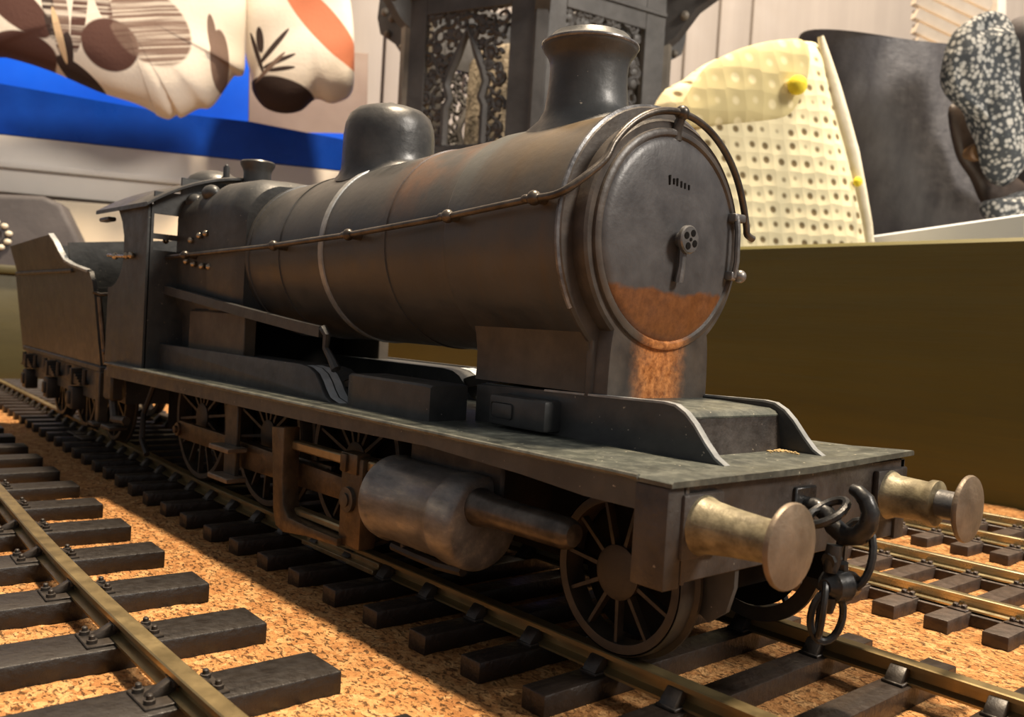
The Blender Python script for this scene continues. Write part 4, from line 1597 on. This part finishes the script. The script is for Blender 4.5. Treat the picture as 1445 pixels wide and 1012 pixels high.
bag, Fb = cloth('crochet_bag', [(925, 150), (965, 112), (1000, 88), (1050, 70), (1100, 62), (1140, 60), (1152, 92), (1166, 150), (1184, 215), (1198, 275), (1212, 345), (1222, 450), (1080, 480), (940, 450), (915, 300)],
      484, 42, bagm, 'pale yellow crochet bag with yellow bobble behind the smokebox', 'bag', c=(1070, 270))
Mb = Fb
ORG['bagroot'] = Vector((0, 0, 0))
def bagpart(name, b, mat):
    o = link(name, b.mesh(name, mat, (0, 0, 0)), bag)
    return o
fl = [loc_uv(Fb, *p) for p in ((930, 185), (962, 116), (1000, 90), (1040, 76), (1078, 70), (1104, 72), (1112, 96), (1104, 140), (1084, 176), (1040, 186), (990, 188))]
b = puff(smooth_outline(fl, 4), 9, 5, flat=2)
b.xf(Matrix.Translation((0, -19, 0)))
bagpart('flap', b, crochet('shaded_yellow_crochet', (.62, .53, .27), (.78, .69, .42), 96)(Fb))  # darker piece paints the shade on the bag's upper bulge
pu, pv = loc_uv(Fb, 1082, 137)
b = B()
b.ball((pu, -27, pv), 4.9, 18, 12)
bagpart('bobble', b, 'yellow')
pu, pv = loc_uv(Fb, 1178, 263)
b = B()
b.ball((pu, -19, pv), 2.6, 14, 10, (1, .8, 1))
bagpart('bobble', b, 'yellow')
eg = [loc_uv(Fb, *p) for p in ((1140, 62), (1146, 92), (1156, 130), (1168, 172), (1183, 222), (1195, 275), (1204, 320), (1210, 380))]
b = B()
b.tube([(u-1.5, -13, v) for u, v in eg], [1.6, 3.2, 4.2, 4.4, 4, 3.4, 3, 3], 10)
bagpart('rolled_edge', b, 'piping')

# grey leather form: a concave-sided body, lofted
Fl = frame_at(1270, 200, 640)
rows = [(46, 1134, 1342), (60, 1138, 1340), (70, 1143, 1338), (100, 1148, 1336), (140, 1156, 1340), (180, 1166, 1350), (220, 1178, 1366), (260, 1188, 1384), (300, 1198, 1404), (335, 1206, 1424), (348, 1209, 1430)]
rings = []
for j, (py, xa, xb) in enumerate(rows):
    ua, va = loc_uv(Fl, xa, py)
    ub, vb_ = loc_uv(Fl, xb, py)
    ring = []
    for i in range(40):
        a = 2*PI*i/40
        uu = (ua+ub)/2+(ub-ua)/2*math.copysign(abs(math.cos(a))**.7, math.cos(a))
        sag = 0
        if j <= 2:
            sag = -(1-((uu-(ua+ub)/2)/((ub-ua)/2))**2)*(9 if j == 0 else 8 if j == 1 else 6)
            if j == 0:
                sag -= 6
        ring.append(Vector((uu, 34*math.sin(a)*(1-.25*math.cos(a)**2), (va+vb_)/2+(uu-(ua+ub)/2)*(vb_-va)/(ub-ua)*.3+sag)))
    rings.append(ring)
b = B()
b.loft(rings)
o = link('leather_chair_back', b.mesh('leather_chair_back', 'leather', (0, 0, 0), 60))
place(o, Fl)
tag(o, 'dark grey leather form with hollow top beside the crochet bag', 'furniture')
def scarf_mat(m):
    t = NT('black_white_speckled_cloth')
    vo = t.n('ShaderNodeTexVoronoi')
    vo.inputs['Scale'].default_value = 330
    t.l(t.co(), vo.inputs['Vector'])
    f = t.math('MULTIPLY_ADD', t.math('SUBTRACT', t.noise(120, 2), .5), .5, vo.outputs['Distance'])
    t.col(t.ramp(f, [(.30, (.36, .36, .34)), (.58, (.030, .036, .042))]))
    t.setv('Roughness', .85)
    t.bump(t.noise(60, 3), 3)
    return t.m
cloth('speckled_scarf', [(1345, 48), (1368, 26), (1400, 16), (1422, 30), (1428, 80), (1431, 125), (1440, 190), (1447, 240), (1425, 262), (1404, 246), (1388, 205), (1378, 170), (1350, 135), (1334, 95)],
      565, 20, scarf_mat, 'black and white speckled scarf hanging at the right edge', 'scarf', c=(1392, 105), wob=8)
cloth('speckled_scarf', [(1393, 285), (1420, 278), (1460, 268), (1480, 300), (1440, 308), (1402, 310)], 575, 22, scarf_mat, 'small crumpled end of speckled scarf lying low by the white box', 'scarf', wob=3)
br, Fbr = cloth('brown_leather_flap', [(1340, 150), (1372, 160), (1392, 215), (1412, 255), (1445, 262), (1470, 300), (1400, 300), (1372, 252), (1350, 215)], 598, 10, 'brownleather', 'dark brown flap with round wooden button under the scarf', 'flap', c=(1385, 230))
pu, pv = loc_uv(Fbr, 1359, 219)
b = B()
b.lathe([(-13, .02), (-13, 4.6), (-12, 5.6), (-10, 5.8), (-8, 5.4), (-2, 3)], (pu, 0, pv), 'y', 24)
o = link('button', b.mesh('button', 'button'), br)
o['label'] = 'round brown button'
# dark garment at the frame's right edge, and pale slats at the top
cloth('dark_garment', [(1422, 40), (1460, 20), (1560, 20), (1560, 300), (1460, 270), (1442, 220), (1432, 120)], 630, 50, 'darkcloth', 'dark grey garment cut off by the right edge of the picture', 'garment', c=(1490, 140))
Fsl = frame_at(1340, 20, 1000)
slt = thing('slatted_panel', 'pale wooden panel of slanting slats at the top right', 'panel', Fsl.translation)
for k in range(9):
    p0, p1 = loc_uv(Fsl, 1290+k*0, -60+k*20), loc_uv(Fsl, 1395, -10+k*20)
    d = Vector((p1[0]-p0[0], 0, p1[1]-p0[1]))
    b = B()
    nn = Vector((-d.z, 0, d.x)).normalized()*5.2
    a0, a1 = Vector((p0[0], 0, p0[1])), Vector((p1[0], 0, p1[1]))
    b.loft([[p-nn+Vector((0, 4, 0)), p-nn*.9-Vector((0, 3, 0)), p+nn*.9-Vector((0, 6, 0)), p+nn+Vector((0, 4, 0))] for p in (a0, a1)])
    b.xf(Fsl)
    part('slat', b, 'wicker', slt)
b = B()
ua = [loc_uv(Fsl, *p) for p in ((1400, -80), (1412, -80), (1412, 90), (1400, 90))]
b.prism(ua, 'y', -8, 8, 1, 2)
b.xf(Fsl)
part('frame_post', b, 'white', slt)
